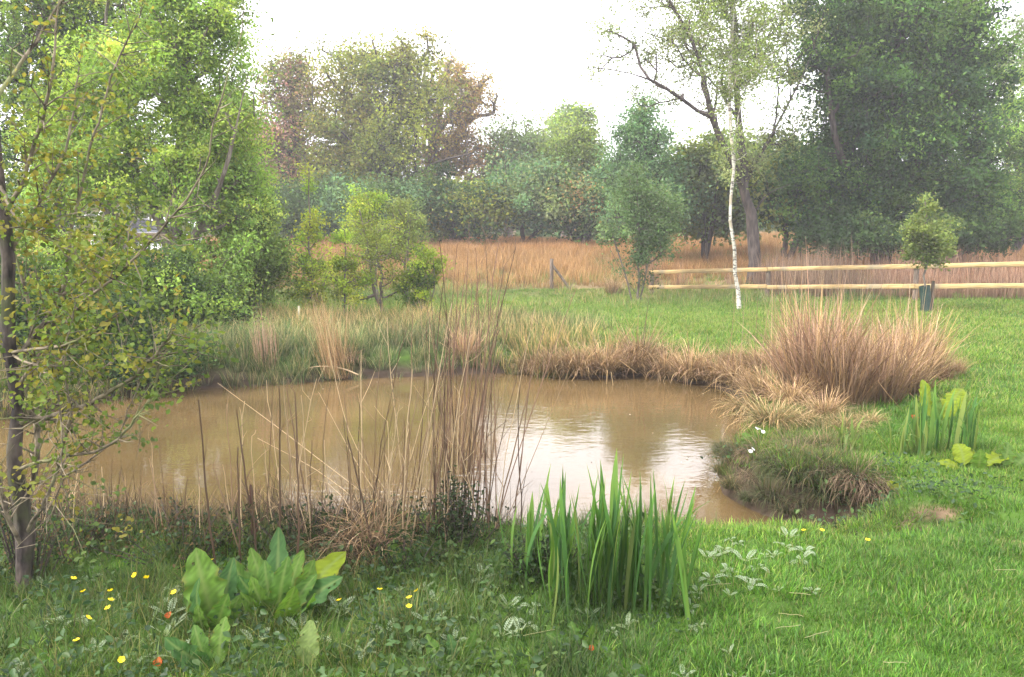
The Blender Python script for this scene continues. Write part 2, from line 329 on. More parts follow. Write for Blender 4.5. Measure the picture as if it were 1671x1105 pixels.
def scatter(name, pts, variants, scale, shade, label, cat):
    n = len(pts); me = bpy.data.meshes.new(name); me.vertices.add(n)
    me.vertices.foreach_set('co', np.ascontiguousarray(pts, np.float32).ravel())
    def at(nm, ty, arr, key='value'):
        a = me.attributes.new(nm, ty, 'POINT'); a.data.foreach_set(key, np.ascontiguousarray(arr).ravel())
    rot = np.zeros((n, 3), np.float32); rot[:, 2] = rng.uniform(0, 6.283, n); rot[:, :2] = rng.normal(0, 0.08, (n, 2))
    at('rot', 'FLOAT_VECTOR', rot, 'vector'); at('scl', 'FLOAT', np.asarray(scale, np.float32)); at('pick', 'INT', rng.integers(0, len(variants), n).astype(np.int32))
    s4 = np.ones((n, 4), np.float32); s4[:, :3] = shade; at('shade', 'FLOAT_COLOR', s4, 'color')
    o = obj(name, me); tag(o, label, cat, kind='stuff')
    ng = bpy.data.node_groups.new(name, 'GeometryNodeTree')
    ng.interface.new_socket('Geometry', in_out='INPUT', socket_type='NodeSocketGeometry'); ng.interface.new_socket('Geometry', in_out='OUTPUT', socket_type='NodeSocketGeometry')
    N, L = ng.nodes, ng.links; gi, go = N.new('NodeGroupInput'), N.new('NodeGroupOutput'); jn = N.new('GeometryNodeJoinGeometry')
    for v in variants:
        oi = N.new('GeometryNodeObjectInfo'); vo = bpy.data.objects.new(name + '_source', v); oi.inputs['Object'].default_value = vo
        oi.inputs['As Instance'].default_value = True; L.new(oi.outputs['Geometry'], jn.inputs[0])
    ip = N.new('GeometryNodeInstanceOnPoints'); ip.inputs['Pick Instance'].default_value = True
    def na(nm, ty):
        x = N.new('GeometryNodeInputNamedAttribute'); x.data_type = ty; x.inputs['Name'].default_value = nm; return x.outputs['Attribute']
    er = N.new('FunctionNodeEulerToRotation'); L.new(na('rot', 'FLOAT_VECTOR'), er.inputs[0])
    L.new(gi.outputs[0], ip.inputs['Points']); L.new(jn.outputs[0], ip.inputs['Instance']); L.new(na('pick', 'INT'), ip.inputs['Instance Index'])
    L.new(er.outputs[0], ip.inputs['Rotation']); L.new(na('scl', 'FLOAT'), ip.inputs['Scale']); L.new(ip.outputs[0], go.inputs[0])
    md = o.modifiers.new('scatter', 'NODES'); md.node_group = ng
    return o
def rand_pts(x0, x1, y0, y1, dens, margin=0.8):
    n = int((x1 - x0) * (y1 - y0) * dens); x, y = rng.uniform(x0, x1, n), rng.uniform(y0, y1, n)
    k = np.abs(x) < 0.70 * y + margin; return x[k], y[k]
def zone(xy, keep):                     # keep(x,y,sd) -> probability
    x, y = xy; sd = lookup(SD, x, y); k = rng.uniform(0, 1, len(x)) < keep(x, y, sd)
    x, y, sd = x[k], y[k], sd[k]; return np.stack([x, y, lookup(Z, x, y)], 1), sd
def shade_of(p, lo=0.75, hi=1.3, s=0.7, warm=0.25, seed=20):
    a = vnoise(p[:, 0], p[:, 1], s, seed); b = vnoise(p[:, 0], p[:, 1], s * 2.7, seed + 1)
    v = lo + (hi - lo) * (0.6 * a + 0.4 * b) + rng.normal(0, 0.07, len(p))
    return np.stack([v * (1 + warm * (b - 0.35)), v, v * (1 - 0.3 * warm * b)], 1)
GR = [(0.085, 0.19, 0.02), (0.11, 0.21, 0.024), (0.06, 0.14, 0.018), (0.16, 0.24, 0.035), (0.085, 0.19, 0.02), (0.055, 0.14, 0.018), (0.2, 0.2, 0.07)]
ROUGH = [(0.055, 0.115, 0.022), (0.04, 0.09, 0.02), (0.08, 0.14, 0.03), (0.12, 0.14, 0.045)]
LONG = [(0.115, 0.182, 0.046), (0.142, 0.203, 0.052), (0.088, 0.149, 0.046), (0.297, 0.27, 0.111), (0.405, 0.297, 0.143)]
STRAW = [(0.46, 0.31, 0.15), (0.36, 0.23, 0.11), (0.55, 0.4, 0.22), (0.28, 0.17, 0.085)]
PINK = [(0.41, 0.265, 0.18), (0.33, 0.2, 0.135), (0.5, 0.35, 0.24), (0.23, 0.135, 0.095)]
DEAD = [(0.14, 0.095, 0.055), (0.075, 0.05, 0.035), (0.3, 0.21, 0.12), (0.05, 0.04, 0.025)]
left_rough = lambda x, y: sstep(0.75, 0.2, x - 0.25 * (y - 3))     # 1 = unmown corner on the left
bare = [(G(1540, 837)[:2], 0.06), (G(1520, 844)[:2], 0.07), (G(1503, 853)[:2], 0.07)]
def notbare(x, y):
    k = np.ones(len(x))
    for c, r in bare: k *= sstep(r * 0.5, r * 1.2, np.hypot((x - c[0]) / 1.5, y - c[1]))
    return k
# mown lawn, near
near_t = [tuft(70, 0.10, (0.02, 0.06), 0.0045, 0.7, 0.9, GR, mat=M_grass) for _ in range(4)]
p, sd = zone(rand_pts(-2.6, 4.9, 1.9, 7.6, 330), lambda x, y, s: sstep(0.1, 0.3, s) * (1 - 0.85 * left_rough(x, y)) * notbare(x, y))
scatter('lawn_grass', p, near_t, rng.uniform(0.75, 1.3, len(p)) * (0.8 + 0.5 * vnoise(p[:, 0], p[:, 1], 0.3, 24)), shade_of(p, 0.75, 1.5, 0.35, 0.4), 'short mown green lawn on the near right bank of the pond', 'grass')
# mown meadow beyond, out to the fence
far_t = [tuft(60, 0.22, (0.035, 0.1), 0.0075, 0.7, 0.9, GR, mat=M_grass) for _ in range(3)]
p, sd = zone(rand_pts(-13, 22, 7.4, 24, 38), lambda x, y, s: sstep(0.2, 0.7, s) * np.where(x < 0.0, 0.0 + 0.9 * (y > 15.5), 1.0))
scatter('meadow_grass', p, far_t, rng.uniform(0.8, 1.4, len(p)), shade_of(p, 0.95, 1.5, 1.6, 0.3, 33), 'bright green meadow grass between the pond and the rail fence', 'grass')
# unmown grass, near left, and edges
rough_t = [tuft(46, 0.11, (0.06, 0.2), 0.0045, 0.7, 1.1, ROUGH, mat=M_grass) for _ in range(4)]
p, sd = zone(rand_pts(-3.2, 4.2, 1.9, 7.0, 120), lambda x, y, s: sstep(0.0, 0.15, s) * np.clip(left_rough(x, y) + sstep(0.4, 0.12, s) * 0.35, 0, 1) * sstep(0.45, 0.8, s + 0.8 * (x > 0.2)) * notbare(x, y))
scatter('rough_grass', p, rough_t, rng.uniform(0.55, 1.15, len(p)), shade_of(p, 0.5, 1.35, 0.35, 0.4, 41), 'unmown green grass in the near left corner', 'grass')
# long green grass, far and left bank
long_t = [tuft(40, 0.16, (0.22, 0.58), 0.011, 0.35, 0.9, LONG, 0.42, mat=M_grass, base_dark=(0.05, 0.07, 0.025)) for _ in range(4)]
p, sd = zone(rand_pts(-14, 1.9, 7.0, 16.5, 46), lambda x, y, s: sstep(-0.16, -0.04, s) * sstep(1.6, 0.2, x - 0.1 * (y - 11)) * sstep(16.5, 13.5, y))
scatter('bank_grass', p, long_t, rng.uniform(0.45, 1.0, len(p)) * np.where(sd < 0.3, 0.85, 1), shade_of(p, 0.6, 1.6, 1.1, 0.45, 51), 'long blue green grass along the far left bank', 'grass')
olive_t = [tuft(46, 0.12, (0.06, 0.2), 0.006, 0.5, 0.9, [(0.08, 0.12, 0.03), (0.11, 0.14, 0.04), (0.25, 0.2, 0.09), (0.06, 0.09, 0.03)], mat=M_grass, base_dark=(0.05, 0.055, 0.02)) for _ in range(3)]
right_rough = lambda x, y, s: sstep(0.0, 0.1, s) * sstep(1.9, 1.2, s + 0.5 * (vnoise(x, y, 0.6, 57) - 0.5)) * sstep(1.2, 1.5, x) * sstep(4.9, 5.3, y) * sstep(9.5, 8.5, y) * sstep(0.47, 0.41, x / y)
p, sd = zone(rand_pts(1.2, 5.5, 4.8, 9.5, 90), lambda x, y, s: 0.8 * right_rough(x, y, s))
scatter('right_bank_grass', p, olive_t, rng.uniform(0.5, 1.05, len(p)), shade_of(p, 0.65, 1.4, 0.6, 0.4, 58), 'olive green unmown grass between the tawny tussocks and the inlet', 'grass')
# dry field of rushes beyond the meadow
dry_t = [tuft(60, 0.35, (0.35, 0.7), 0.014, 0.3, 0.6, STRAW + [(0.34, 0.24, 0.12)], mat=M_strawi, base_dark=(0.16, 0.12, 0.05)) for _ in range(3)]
p, sd = zone(rand_pts(-26, 30, 20, 46, 10), lambda x, y, s: np.clip(sstep(22, 26.5, y + 3 * (vnoise(x, y, 4, 60) - 0.5)) * (0.55 + 0.6 * vnoise(x, y, 3, 61)) * np.where(x > 0.09 * y, 0.55, 1), 0, 1))
sc = shade_of(p, 0.75, 1.2, 4, 0.2, 62) * np.array([1.15, 0.98, 0.84])
scatter('dry_meadow_grass', p, dry_t, rng.uniform(0.7, 1.15, len(p)), sc, 'tawny field of dead rushes and grass below the distant trees', 'grass')
mid_t = [tuft(50, 0.28, (0.15, 0.42), 0.011, 0.5, 0.8, LONG + GR[:2], mat=M_grass) for _ in range(3)]
p, sd = zone(rand_pts(-24, 30, 19, 36, 9), lambda x, y, s: np.clip(1.1 - sstep(24, 33, y) + 0.2 * (x > 0.1 * y), 0, 1) * vnoise(x, y, 2.5, 63))
scatter('field_grass', p, mid_t, rng.uniform(0.7, 1.2, len(p)), shade_of(p, 0.8, 1.4, 2, 0.3, 64), 'green grass mixed through the dry field behind the fence', 'grass')
# dead reddish reeds behind the rail fence
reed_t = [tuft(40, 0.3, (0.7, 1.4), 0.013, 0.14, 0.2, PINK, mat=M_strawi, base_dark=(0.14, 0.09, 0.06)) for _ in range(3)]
p, sd = zone(rand_pts(4, 19, 16.5, 26, 12), lambda x, y, s: ((x - 3.97) * 6 + (y - 23) * 6.93 > 5) * sstep(0.3, 0.6, vnoise(x, y, 2.2, 71)) * np.clip((x / y - 0.2) * 8, 0.15, 1))
scatter('dead_reeds', p, reed_t, rng.uniform(0.45, 1.0, len(p)) * (0.6 + 0.8 * vnoise(p[:, 0], p[:, 1], 1.1, 74)), shade_of(p, 0.45, 1.3, 1.0, 0.2, 72), 'upright pinkish brown dead reeds behind the rail fence', 'reeds')
# dead brown growth on the near left shore
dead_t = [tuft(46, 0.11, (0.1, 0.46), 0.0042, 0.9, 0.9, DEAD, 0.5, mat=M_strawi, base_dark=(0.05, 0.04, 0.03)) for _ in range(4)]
p, sd = zone(rand_pts(-4.8, 0.6, 3.2, 5.8, 230), lambda x, y, s: sstep(-0.25, -0.1, s) * sstep(0.85, 0.5, s) * sstep(0.15, -0.3, x) * (0.5 + 0.5 * sstep(-0.5, -1.3, x)))
hv = vnoise(p[:, 0], p[:, 1], 0.35, 83); k = rng.uniform(0, 1, len(p)) < 0.35 + 0.9 * vnoise(p[:, 0], p[:, 1], 0.22, 84); p = p[k]; hv = hv[k]
scatter('dead_bank_grass', p, dead_t, rng.uniform(0.3, 1.0, len(p)) * (0.5 + 1.0 * hv), shade_of(p, 0.55, 1.4, 0.4, 0.2, 81), 'tangled dead brown grass along the near left shore', 'grass')
# low weeds among the unmown grass
def weed_tuft(n, L, cols, h):
    c = np.stack([rng.normal(0, 0.07, n), rng.normal(0, 0.07, n), rng.uniform(0.01, h, n)], 1)
    V, Q, k = leaf_quads(c, L, 0.62, 1.6, True)
    col = np.repeat(np.array(cols)[rng.integers(0, len(cols), n)] * rng.uniform(0.7, 1.3, (n, 1)), k, 0)
    return mesh_np('weed', V, Q, M_grass, col)
WEED = [(0.045, 0.095, 0.026), (0.03, 0.065, 0.024), (0.07, 0.125, 0.03)]
weed_t = [weed_tuft(22, 0.027, WEED, 0.11) for _ in range(3)]
p, sd = zone(rand_pts(-3.4, 3.6, 1.9, 6.6, 85), lambda x, y, s: sstep(0.0, 0.12, s) * np.clip(sstep(0.4, 0.7, s) * left_rough(x, y) * 0.7 * vnoise(x, y, 0.5, 91) * 1.5 + sstep(0.35, 0.1, s) * (x > 1) * 0.7 + (x > 2.3) * (y > 4.3) * (y < 5.4) * sstep(0.9, 0.5, s) * 0.5, 0, 1) * notbare(x, y))
scatter('low_weeds', p, weed_t, rng.uniform(0.6, 1.3, len(p)), shade_of(p, 0.7, 1.2, 0.5, 0.2, 92), 'low broad leaved weeds growing through the unmown grass', 'weeds')

# ------------------------------------------------------------------ trees
def tree(name, label, base, Y, ells, nclus, leaves, L, W, cols, trunk=None, r0=0.1, tip=0.006, sig=0.3, bark=None, group=None, cat='tree',
         cjit=0.27, six=False, upb=0.7, flat=0.75, limbs=(), stems=1, twigs=3, gap=None, droop=0.2):
    """base = photo x of the foot; ells = crown lobes (photo x, y, rx, ry[, weight]) at depth Y"""
    px_m = Y / F; sig = sig * 0.68
    if trunk is None:
        cx = np.mean([e[0] for e in ells]); top = min(e[1] for e in ells)
        trunk = [(base, None), (base * 0.6 + cx * 0.4, 360 * 0.35 + top * 0.65)]
    b0 = P(trunk[0][0], 400, Y); b0[2] = gz(b0[0], Y) - 0.05
    line = [b0] + [P(x, y, Y) + np.array([0, rng.normal(0, 0.1) * i * Y / 30, 0]) for i, (x, y) in enumerate(trunk[1:])]
    root = thing(name, label, cat, b0, group)
    nodes, par = [], []
    tl = smooth_line(line, 14); nd0 = len(tl)
    for i, q in enumerate(tl): nodes.append(q + (rng.normal(0, 0.012, 3) * Y / 10 if 0 < i < nd0 - 1 else 0)); par.append(i - 1)
    for lb in limbs:                    # explicit limbs: photo polylines, with depth offsets
        pts = smooth_line([P(x, y, Y + dy) for x, y, dy in lb], max(6, 3 * len(lb)))
        j = int(np.argmin(np.linalg.norm(np.array(nodes) - pts[0], axis=1)))
        for q in pts[1:]: par.append(j); j = len(nodes); nodes.append(q)
    for s in range(1, stems):           # extra stems from the foot
        e = ells[rng.integers(len(ells))]; tp = P(e[0] + rng.normal(0, e[2] * 0.4), e[1], Y + rng.normal(0, e[2] * 0.5) * px_m)
        pts = smooth_line([tl[0] + rng.normal(0, 0.1, 3) * np.array([1, 1, 0]), tl[0] * 0.6 + tp * 0.4 + rng.normal(0, 0.08, 3), tp], 8); j = 0
        for q in pts: par.append(j); j = len(nodes); nodes.append(q)
    w = np.array([e[2] * e[3] * math.sqrt(e[2]) * (e[4] if len(e) > 4 else 1) for e in ells], float); w /= w.sum()
    cl = []
    for e, k in zip(ells, np.maximum(2, (w * nclus).astype(int))):
        d = unit(rng.standard_normal((k, 3))) * (rng.uniform(0.05, 1, (k, 1)) ** 0.42)
        ph = rng.uniform(0, 6.28, 4); az, el = np.arctan2(d[:, 2], d[:, 0]), d[:, 1]
        d = d * (0.9 + 0.17 * np.sin(3 * az + ph[0]) + 0.13 * np.sin(5 * az + 2 * el + ph[1]) + 0.1 * np.sin(8 * az + ph[2]) + 0.3 * (rng.uniform(0, 1, k) ** 6))[:, None]
        c = P(e[0], e[1], Y) + d * np.array([e[2], (e[2] + e[3]) / 2 * flat * 1.15, e[3]]) * px_m
        cl.append(c)
    cl = np.concatenate(cl); zmin = lookup(Z, cl[:, 0], cl[:, 1]) + 0.12; cl[:, 2] = np.maximum(cl[:, 2], zmin)
    if gap is not None:                 # a natural gap in the crown
        gp = P(gap[0], gap[1], Y); cl = cl[np.hypot(cl[:, 0] - gp[0], cl[:, 2] - gp[2]) > gap[2] * px_m]
    NN = np.array(nodes); plen = np.zeros(len(NN))
    for i in range(1, len(NN)): plen[i] = plen[par[i]] + np.linalg.norm(NN[i] - NN[par[i]])
    order = np.argsort(np.min(np.linalg.norm(cl[:, None] - NN[None], axis=2), axis=1))
    buf = np.zeros((len(NN) + 2 * len(cl), 3)); buf[:len(NN)] = NN; pb = np.zeros(len(buf)); pb[:len(NN)] = plen; m = len(NN); tips = []
    for q in cl[order]:
        d = np.linalg.norm(buf[:m] - q, axis=1) + 0.35 * pb[:m] + np.where(buf[:m, 2] > q[2] + 0.1, 0.4 * (buf[:m, 2] - q[2]), 0)
        d[:2] += 0.5 * (stems == 1)
        j = int(np.argmin(d)); seg = np.linalg.norm(q - buf[j])
        mid = buf[j] * 0.45 + q * 0.55 + np.array([0, 0, -0.08 * seg]) + rng.normal(0, 0.06, 3) * seg
        buf[m] = mid; par.append(j); pb[m] = pb[j] + seg / 2; buf[m + 1] = q; par.append(m); pb[m + 1] = pb[j] + seg; tips.append(m + 1); m += 2
    buf = buf[:m]; rad = np.full(m, tip ** 2.2)
    for i in range(m - 1, 0, -1): rad[par[i]] += rad[i] * (1 if i >= nd0 else 0.6)
    rad = rad ** (1 / 2.2); rad = np.minimum(np.maximum(rad * min(1.0, r0 / rad[0]), tip * 0.8), r0)
    rad[:nd0] = np.maximum(rad[:nd0], np.linspace(r0, max(tip * 2, r0 * 0.25), nd0))
    A = buf[[par[i] for i in range(1, m)]]; B = buf[1:]; ra = rad[[par[i] for i in range(1, m)]]; rb = rad[1:]
    ra = np.minimum(ra, rb * 1.9 + 0.002)
    sel = np.arange(1, m) >= nd0
    parts = []
    pv, pq = polytube(buf[:nd0], rad[:nd0] * np.where(np.arange(nd0) == 0, 1.25, 1), 10, 0.05); parts.append((pv, pq, (1, 1, 1)))
    big = sel & (rb > 0.02); sm = sel & ~big
    for s_, sides in ((big, 7), (sm, 4)):
        if s_.any(): v, q = tubes(A[s_], B[s_], ra[s_], rb[s_], sides); parts.append((v, q, (1, 1, 1)))
    cl = buf[tips]
    if twigs:
        t0 = np.repeat(cl, twigs, 0); t1 = t0 + rng.normal(0, sig * 0.8, t0.shape); v, q = tubes(t0, t1, tip * 0.8, tip * 0.35, 3); parts.append((v, q, (1, 1, 1)))
    V, Q, c = join(parts)
    obj('trunk', mesh_np(name + '_trunk', V - b0, Q, bark or M_bark, None, True), root)
    k = max(1, int(leaves * (2.0 if Y < 30 else 2.3)) // len(cl)); cnt = np.maximum(1, (k * rng.uniform(0.35, 1.65, len(cl))).astype(int))
    ctr = np.repeat(cl, cnt, 0); ctr = ctr + rng.normal(0, 1, ctr.shape) * np.array([1, 1, 0.75]) * (sig * np.repeat(rng.uniform(0.55, 1.5, len(cl)), cnt))[:, None]
    ctr[:, 2] = np.maximum(ctr[:, 2], np.repeat(zmin[order] if gap is None else np.full(len(cl), -0.3), cnt) - 0.1)
    V, Q, kk = leaf_quads(ctr, L * (1.15 if Y < 30 else 0.95), W, upb, six, droop)
    cc = np.array(cols); ci = rng.integers(0, len(cc), len(cl)); base_c = cc[ci] * (1 + cjit * rng.standard_normal((len(cl), 1))).clip(0.45, 1.7)
    lc = np.repeat(base_c, cnt, 0) * rng.uniform(0.72, 1.3, (len(ctr), 1)) * (1 + rng.normal(0, 0.05, (len(ctr), 3)))
    obj('crown', mesh_np(name + '_crown', V - b0, Q, M_leaf, np.repeat(lc.clip(0.005, 0.6), kk, 0)), root)
    return root
SAGE = [(0.264, 0.378, 0.078), (0.209, 0.324, 0.07), (0.334, 0.432, 0.086), (0.236, 0.351, 0.095)]
DARK = [(0.054, 0.098, 0.035), (0.07, 0.122, 0.041), (0.047, 0.083, 0.035), (0.094, 0.146, 0.041)]
LIME = [(0.297, 0.379, 0.044), (0.242, 0.326, 0.044), (0.352, 0.396, 0.055), (0.186, 0.275, 0.044)]
WILL = [(0.056, 0.113, 0.036), (0.079, 0.157, 0.041), (0.04, 0.084, 0.036), (0.12, 0.209, 0.048)]
OAK = [(0.181, 0.211, 0.046), (0.146, 0.187, 0.049), (0.243, 0.27, 0.049), (0.208, 0.187, 0.049)]
BUD = [(0.282, 0.19, 0.082), (0.325, 0.2, 0.109), (0.239, 0.2, 0.073), (0.348, 0.26, 0.091)]
ROSE = [(0.315, 0.176, 0.154), (0.248, 0.156, 0.113), (0.204, 0.176, 0.082)]
GREY = [(0.176, 0.228, 0.098), (0.216, 0.267, 0.117), (0.151, 0.216, 0.088)]
BLUE = [(0.129, 0.224, 0.117), (0.16, 0.27, 0.127), (0.108, 0.2, 0.098)]
# far trees across the field
far = 'trees at the far side of the dry field'
tree('oak_tree', 'far oak with pinkish brown young leaves, leftmost of the far oaks', 478, 39.5, [(470, 150, 55, 65), (455, 230, 70, 60), (495, 290, 60, 50), (480, 110, 30, 30)], 150, 9000, 0.164, 0.6, ROSE + OAK[:1], [(478, None), (482, 280), (478, 180), (470, 120)], 0.5, 0.03, 0.6, M_bark, far)
tree('oak_tree', 'tallest far oak with a broad rounded green crown', 640, 37.9, [(585, 110, 65, 50), (640, 195, 95, 75), (555, 215, 75, 75), (605, 285, 115, 55), (690, 130, 45, 60), (640, 105, 60, 40)], 330, 20000, 0.164, 0.6, OAK, [(640, None), (628, 300), (610, 220), (600, 130)], 0.55, 0.03, 0.6, M_bark, far,
     limbs=[[(628, 320, 0), (700, 270, -1), (770, 250, -2)], [(620, 260, 0), (560, 230, 1), (520, 190, 2)]])
tree('oak_tree', 'half bare far oak with orange brown buds and branches against the sky', 700, 41.1, [(740, 160, 65, 65, 1.2), (765, 250, 50, 60), (715, 250, 60, 70), (790, 160, 25, 40, 0.7)], 230, 6500, 0.156, 0.6, BUD, [(700, None), (703, 300), (712, 210), (730, 110)], 0.5, 0.035, 0.48, M_bark2, far,
     limbs=[[(703, 330, 0), (760, 310, -1), (800, 305, -2)], [(705, 280, 0), (760, 200, 1), (790, 120, 2)], [(708, 240, 0), (690, 150, 0), (700, 90, 0)]])
tree('hedgerow_tree', 'pale grey green far tree right of the half bare oak', 830, 42.7, [(830, 270, 55, 60), (865, 260, 55, 55), (815, 220, 30, 30, 0.5)], 130, 9000, 0.164, 0.6, GREY, None, 0.3, 0.03, 0.62, M_bark2, far)
tree('hedgerow_tree', 'bright lime green rounded far tree above the dry field', 942, 37.1, [(945, 255, 50, 42), (935, 290, 55, 40)], 110, 9000, 0.164, 0.6, [(0.15, 0.2, 0.045), (0.12, 0.175, 0.045)], None, 0.25, 0.03, 0.48, M_bark2, far)
tree('hedgerow_tree', 'far tree whose pale top rises above the lime green one', 925, 49, [(930, 195, 42, 25), (915, 240, 45, 40)], 80, 5000, 0.197, 0.6, SAGE + GREY, None, 0.3, 0.03, 0.62, M_bark2, far)
tree('spruce_tree', 'tall blue green pointed far tree left of the birch', 1050, 28.4, [(1050, 185, 22, 30), (1050, 225, 40, 40), (1045, 275, 62, 45), (1060, 325, 75, 45)], 190, 13000, 0.107, 0.5, BLUE, [(1050, None), (1050, 300), (1050, 160)], 0.22, 0.02, 0.42, M_bark, far)
bush = 'bushes along the far edge of the dry field'
for lab, bx, by, bY, ee, cc in (
        ('dark bush under the pinkish far oak', 500, 0, 35.6, [(480, 345, 70, 40), (540, 335, 60, 40)], DARK + BLUE),
        ('dark bush under the tallest far oak', 620, 0, 34.8, [(610, 345, 60, 40), (660, 340, 50, 45)], DARK + BLUE),
        ('dark brown green bush under the half bare oak', 740, 0, 35.6, [(730, 335, 50, 48), (780, 345, 45, 40)], DARK + OAK),
        ('grey green far bush at the middle of the field edge', 850, 0, 36.3, [(840, 330, 60, 50), (890, 310, 50, 50)], BLUE + GREY),
        ('brownish far bush below the lime green tree', 950, 0, 35.6, [(940, 335, 55, 45), (985, 330, 45, 50)], GREY + DARK + BUD[:1]),
        ('grey green far bush behind the birch trunk', 1150, 0, 30, [(1130, 290, 75, 60), (1190, 270, 60, 60), (1150, 350, 80, 30)], GREY + OAK[:2]),
        ('dark bush far behind the leaning trunk right of the birch', 1280, 0, 28.4, [(1270, 300, 65, 60), (1320, 330, 60, 40)], DARK + OAK[:1])):
    tree('field_bush', lab, bx, bY, ee, 110, 8500, 0.18, 0.6, cc, None, 0.12, 0.02, 0.52, M_bark, bush, 'bush', stems=4)
tree('oak_tree', 'far tree seen over the left willow, beside the pinkish oak', 400, 44.2, [(400, 200, 60, 70), (370, 260, 80, 80), (420, 300, 70, 60)], 130, 9000, 0.180, 0.6, GREY + OAK[:1], None, 0.4, 0.03, 0.62, M_bark, far)

def distant_wood():
    n = 26000; x = rng.uniform(-58, 62, n); y = rng.uniform(52, 66, n); top = 2.4 + 4.4 * vnoise(x, y * 0, 9, 101) + 1.6 * vnoise(x, y, 2.5, 102)
    z = lookup(Z, x, y) + top * rng.uniform(0, 1, n) ** 0.8; V, Q, k = leaf_quads(np.stack([x, y, z], 1), 0.75, 0.7, 0.7)
    c = np.array(GREY + BLUE + OAK)[(vnoise(x, y, 5, 103) * 9.99).astype(int)] * rng.uniform(0.7, 1.25, (n, 1))
    o = obj('distant_wood', mesh_np('distant_wood', V, Q, M_leaf, np.repeat(c, k, 0))); tag(o, 'far off wood closing the view behind the field trees', 'wood', kind='stuff')
distant_wood()
# left bank
tree('willow_tree', 'big sage green willow filling the left side of the pond', 290, 14, [(300, 110, 120, 110), (235, 270, 120, 95), (360, 300, 72, 100), (320, 20, 85, 85), (190, 130, 95, 90), (350, 200, 70, 90), (250, -90, 110, 90), (390, 220, 40, 90), (110, 250, 80, 90), (150, 430, 100, 55), (340, 430, 85, 75), (400, 330, 40, 80)], 760, 66000, 0.062, 0.5, SAGE, [(290, None), (285, 430), (295, 250), (310, 60), (300, -80)], 0.12, 0.008, 0.2, M_bark2,
     limbs=[[(288, 440, 0), (360, 300, -.5), (405, 120, -.8)], [(288, 420, 0), (210, 250, .3), (160, 60, .6)]], gap=(248, 374, 30), stems=3)
tree('willow_tree', 'darker tree at the upper left behind the near branches', 100, 17, [(90, 90, 110, 120), (60, 270, 100, 110), (150, 10, 120, 90), (10, 60, 80, 130), (120, 200, 90, 80), (40, -100, 130, 90)], 400, 30000, 0.075, 0.5, DARK[1:] + SAGE, [(100, None), (95, 300), (80, 60)], 0.15, 0.01, 0.27, M_bark, gap=(248, 374, 34), stems=2)
tree('willow_shrub', 'rounded light green bush at the right edge of the left willow', 410, 15, [(400, 430, 55, 70), (425, 380, 42, 60), (385, 330, 50, 60), (440, 440, 40, 50), (370, 500, 60, 45)], 190, 15000, 0.062, 0.52, [(0.17, 0.25, 0.06), (0.2, 0.28, 0.06), (0.14, 0.21, 0.06)], None, 0.06, 0.006, 0.19, M_bark2, stems=5, cat='bush')
tree('bank_shrub', 'dark leafy bush overhanging the far left corner of the pond', 235, 12.6, [(240, 540, 95, 55), (180, 500, 80, 60), (310, 500, 70, 55), (340, 560, 50, 38), (150, 590, 70, 40), (270, 450, 80, 45), (400, 540, 45, 35)], 300, 25000, 0.055, 0.55, DARK + SAGE[:2], None, 0.06, 0.006, 0.17, M_bark, stems=6, cat='bush', gap=(248, 374, 28))
tree('bank_shrub', 'shadowy bush low behind the near left trunk', 60, 10.5, [(60, 560, 90, 70), (20, 480, 80, 80), (110, 620, 70, 40), (10, 620, 60, 50), (-60, 540, 80, 90)], 200, 14000, 0.055, 0.55, DARK, None, 0.06, 0.006, 0.16, M_bark, stems=6, cat='bush')
tree('sapling', 'slender lime green sapling right of the left willow', 508, 15.5, [(508, 370, 24, 40), (505, 425, 34, 45), (500, 470, 35, 35), (507, 295, 7, 30, 2)], 60, 2600, 0.05, 0.65, LIME, [(508, None), (506, 400), (507, 275)], 0.025, 0.005, 0.13, M_bark2)
tree('hawthorn_bush', 'yellow green hawthorn bush with two pale stems beside the far bank', 622, 16.5, [(620, 415, 52, 40), (572, 455, 48, 32), (650, 465, 40, 32), (600, 385, 30, 35), (560, 480, 40, 20), (640, 395, 35, 30), (530, 460, 25, 30)], 110, 3400, 0.045, 0.65, [(0.2, 0.25, 0.055), (0.17, 0.21, 0.06), (0.24, 0.27, 0.065)], [(622, None), (620, 450), (612, 380)], 0.04, 0.005, 0.17, M_bark2, stems=2, cat='bush')
tree('hawthorn_bush', 'taller lime bush behind the hawthorn with two pale stems', 612, 21, [(598, 345, 38, 42), (605, 390, 40, 40)], 70, 3200, 0.06, 0.65, LIME, None, 0.04, 0.006, 0.2, M_bark2, stems=3, cat='bush')
tree('hawthorn_bush', 'pale feathery green bush right of the taller lime bush', 662, 21.5, [(655, 355, 32, 42), (668, 385, 32, 40), (645, 395, 30, 30)], 70, 2600, 0.06, 0.6, [(0.2, 0.25, 0.075), (0.23, 0.28, 0.075)], None, 0.035, 0.006, 0.2, M_bark2, stems=3, cat='bush')
tree('hawthorn_bush', 'small bright green bush nearest the tall dead stalks', 688, 16, [(690, 440, 30, 38), (680, 475, 35, 30), (705, 425, 16, 14)], 60, 2800, 0.05, 0.65, LIME[:2] + [(0.1, 0.17, 0.03)], None, 0.03, 0.005, 0.13, M_bark2, stems=4, cat='bush')
tree('sapling', 'thin leafy sapling between the lime sapling and the hawthorn', 560, 16, [(560, 385, 12, 16), (565, 430, 22, 28), (572, 470, 25, 25)], 28, 1300, 0.055, 0.65, LIME, None, 0.018, 0.004, 0.12, M_bark2)
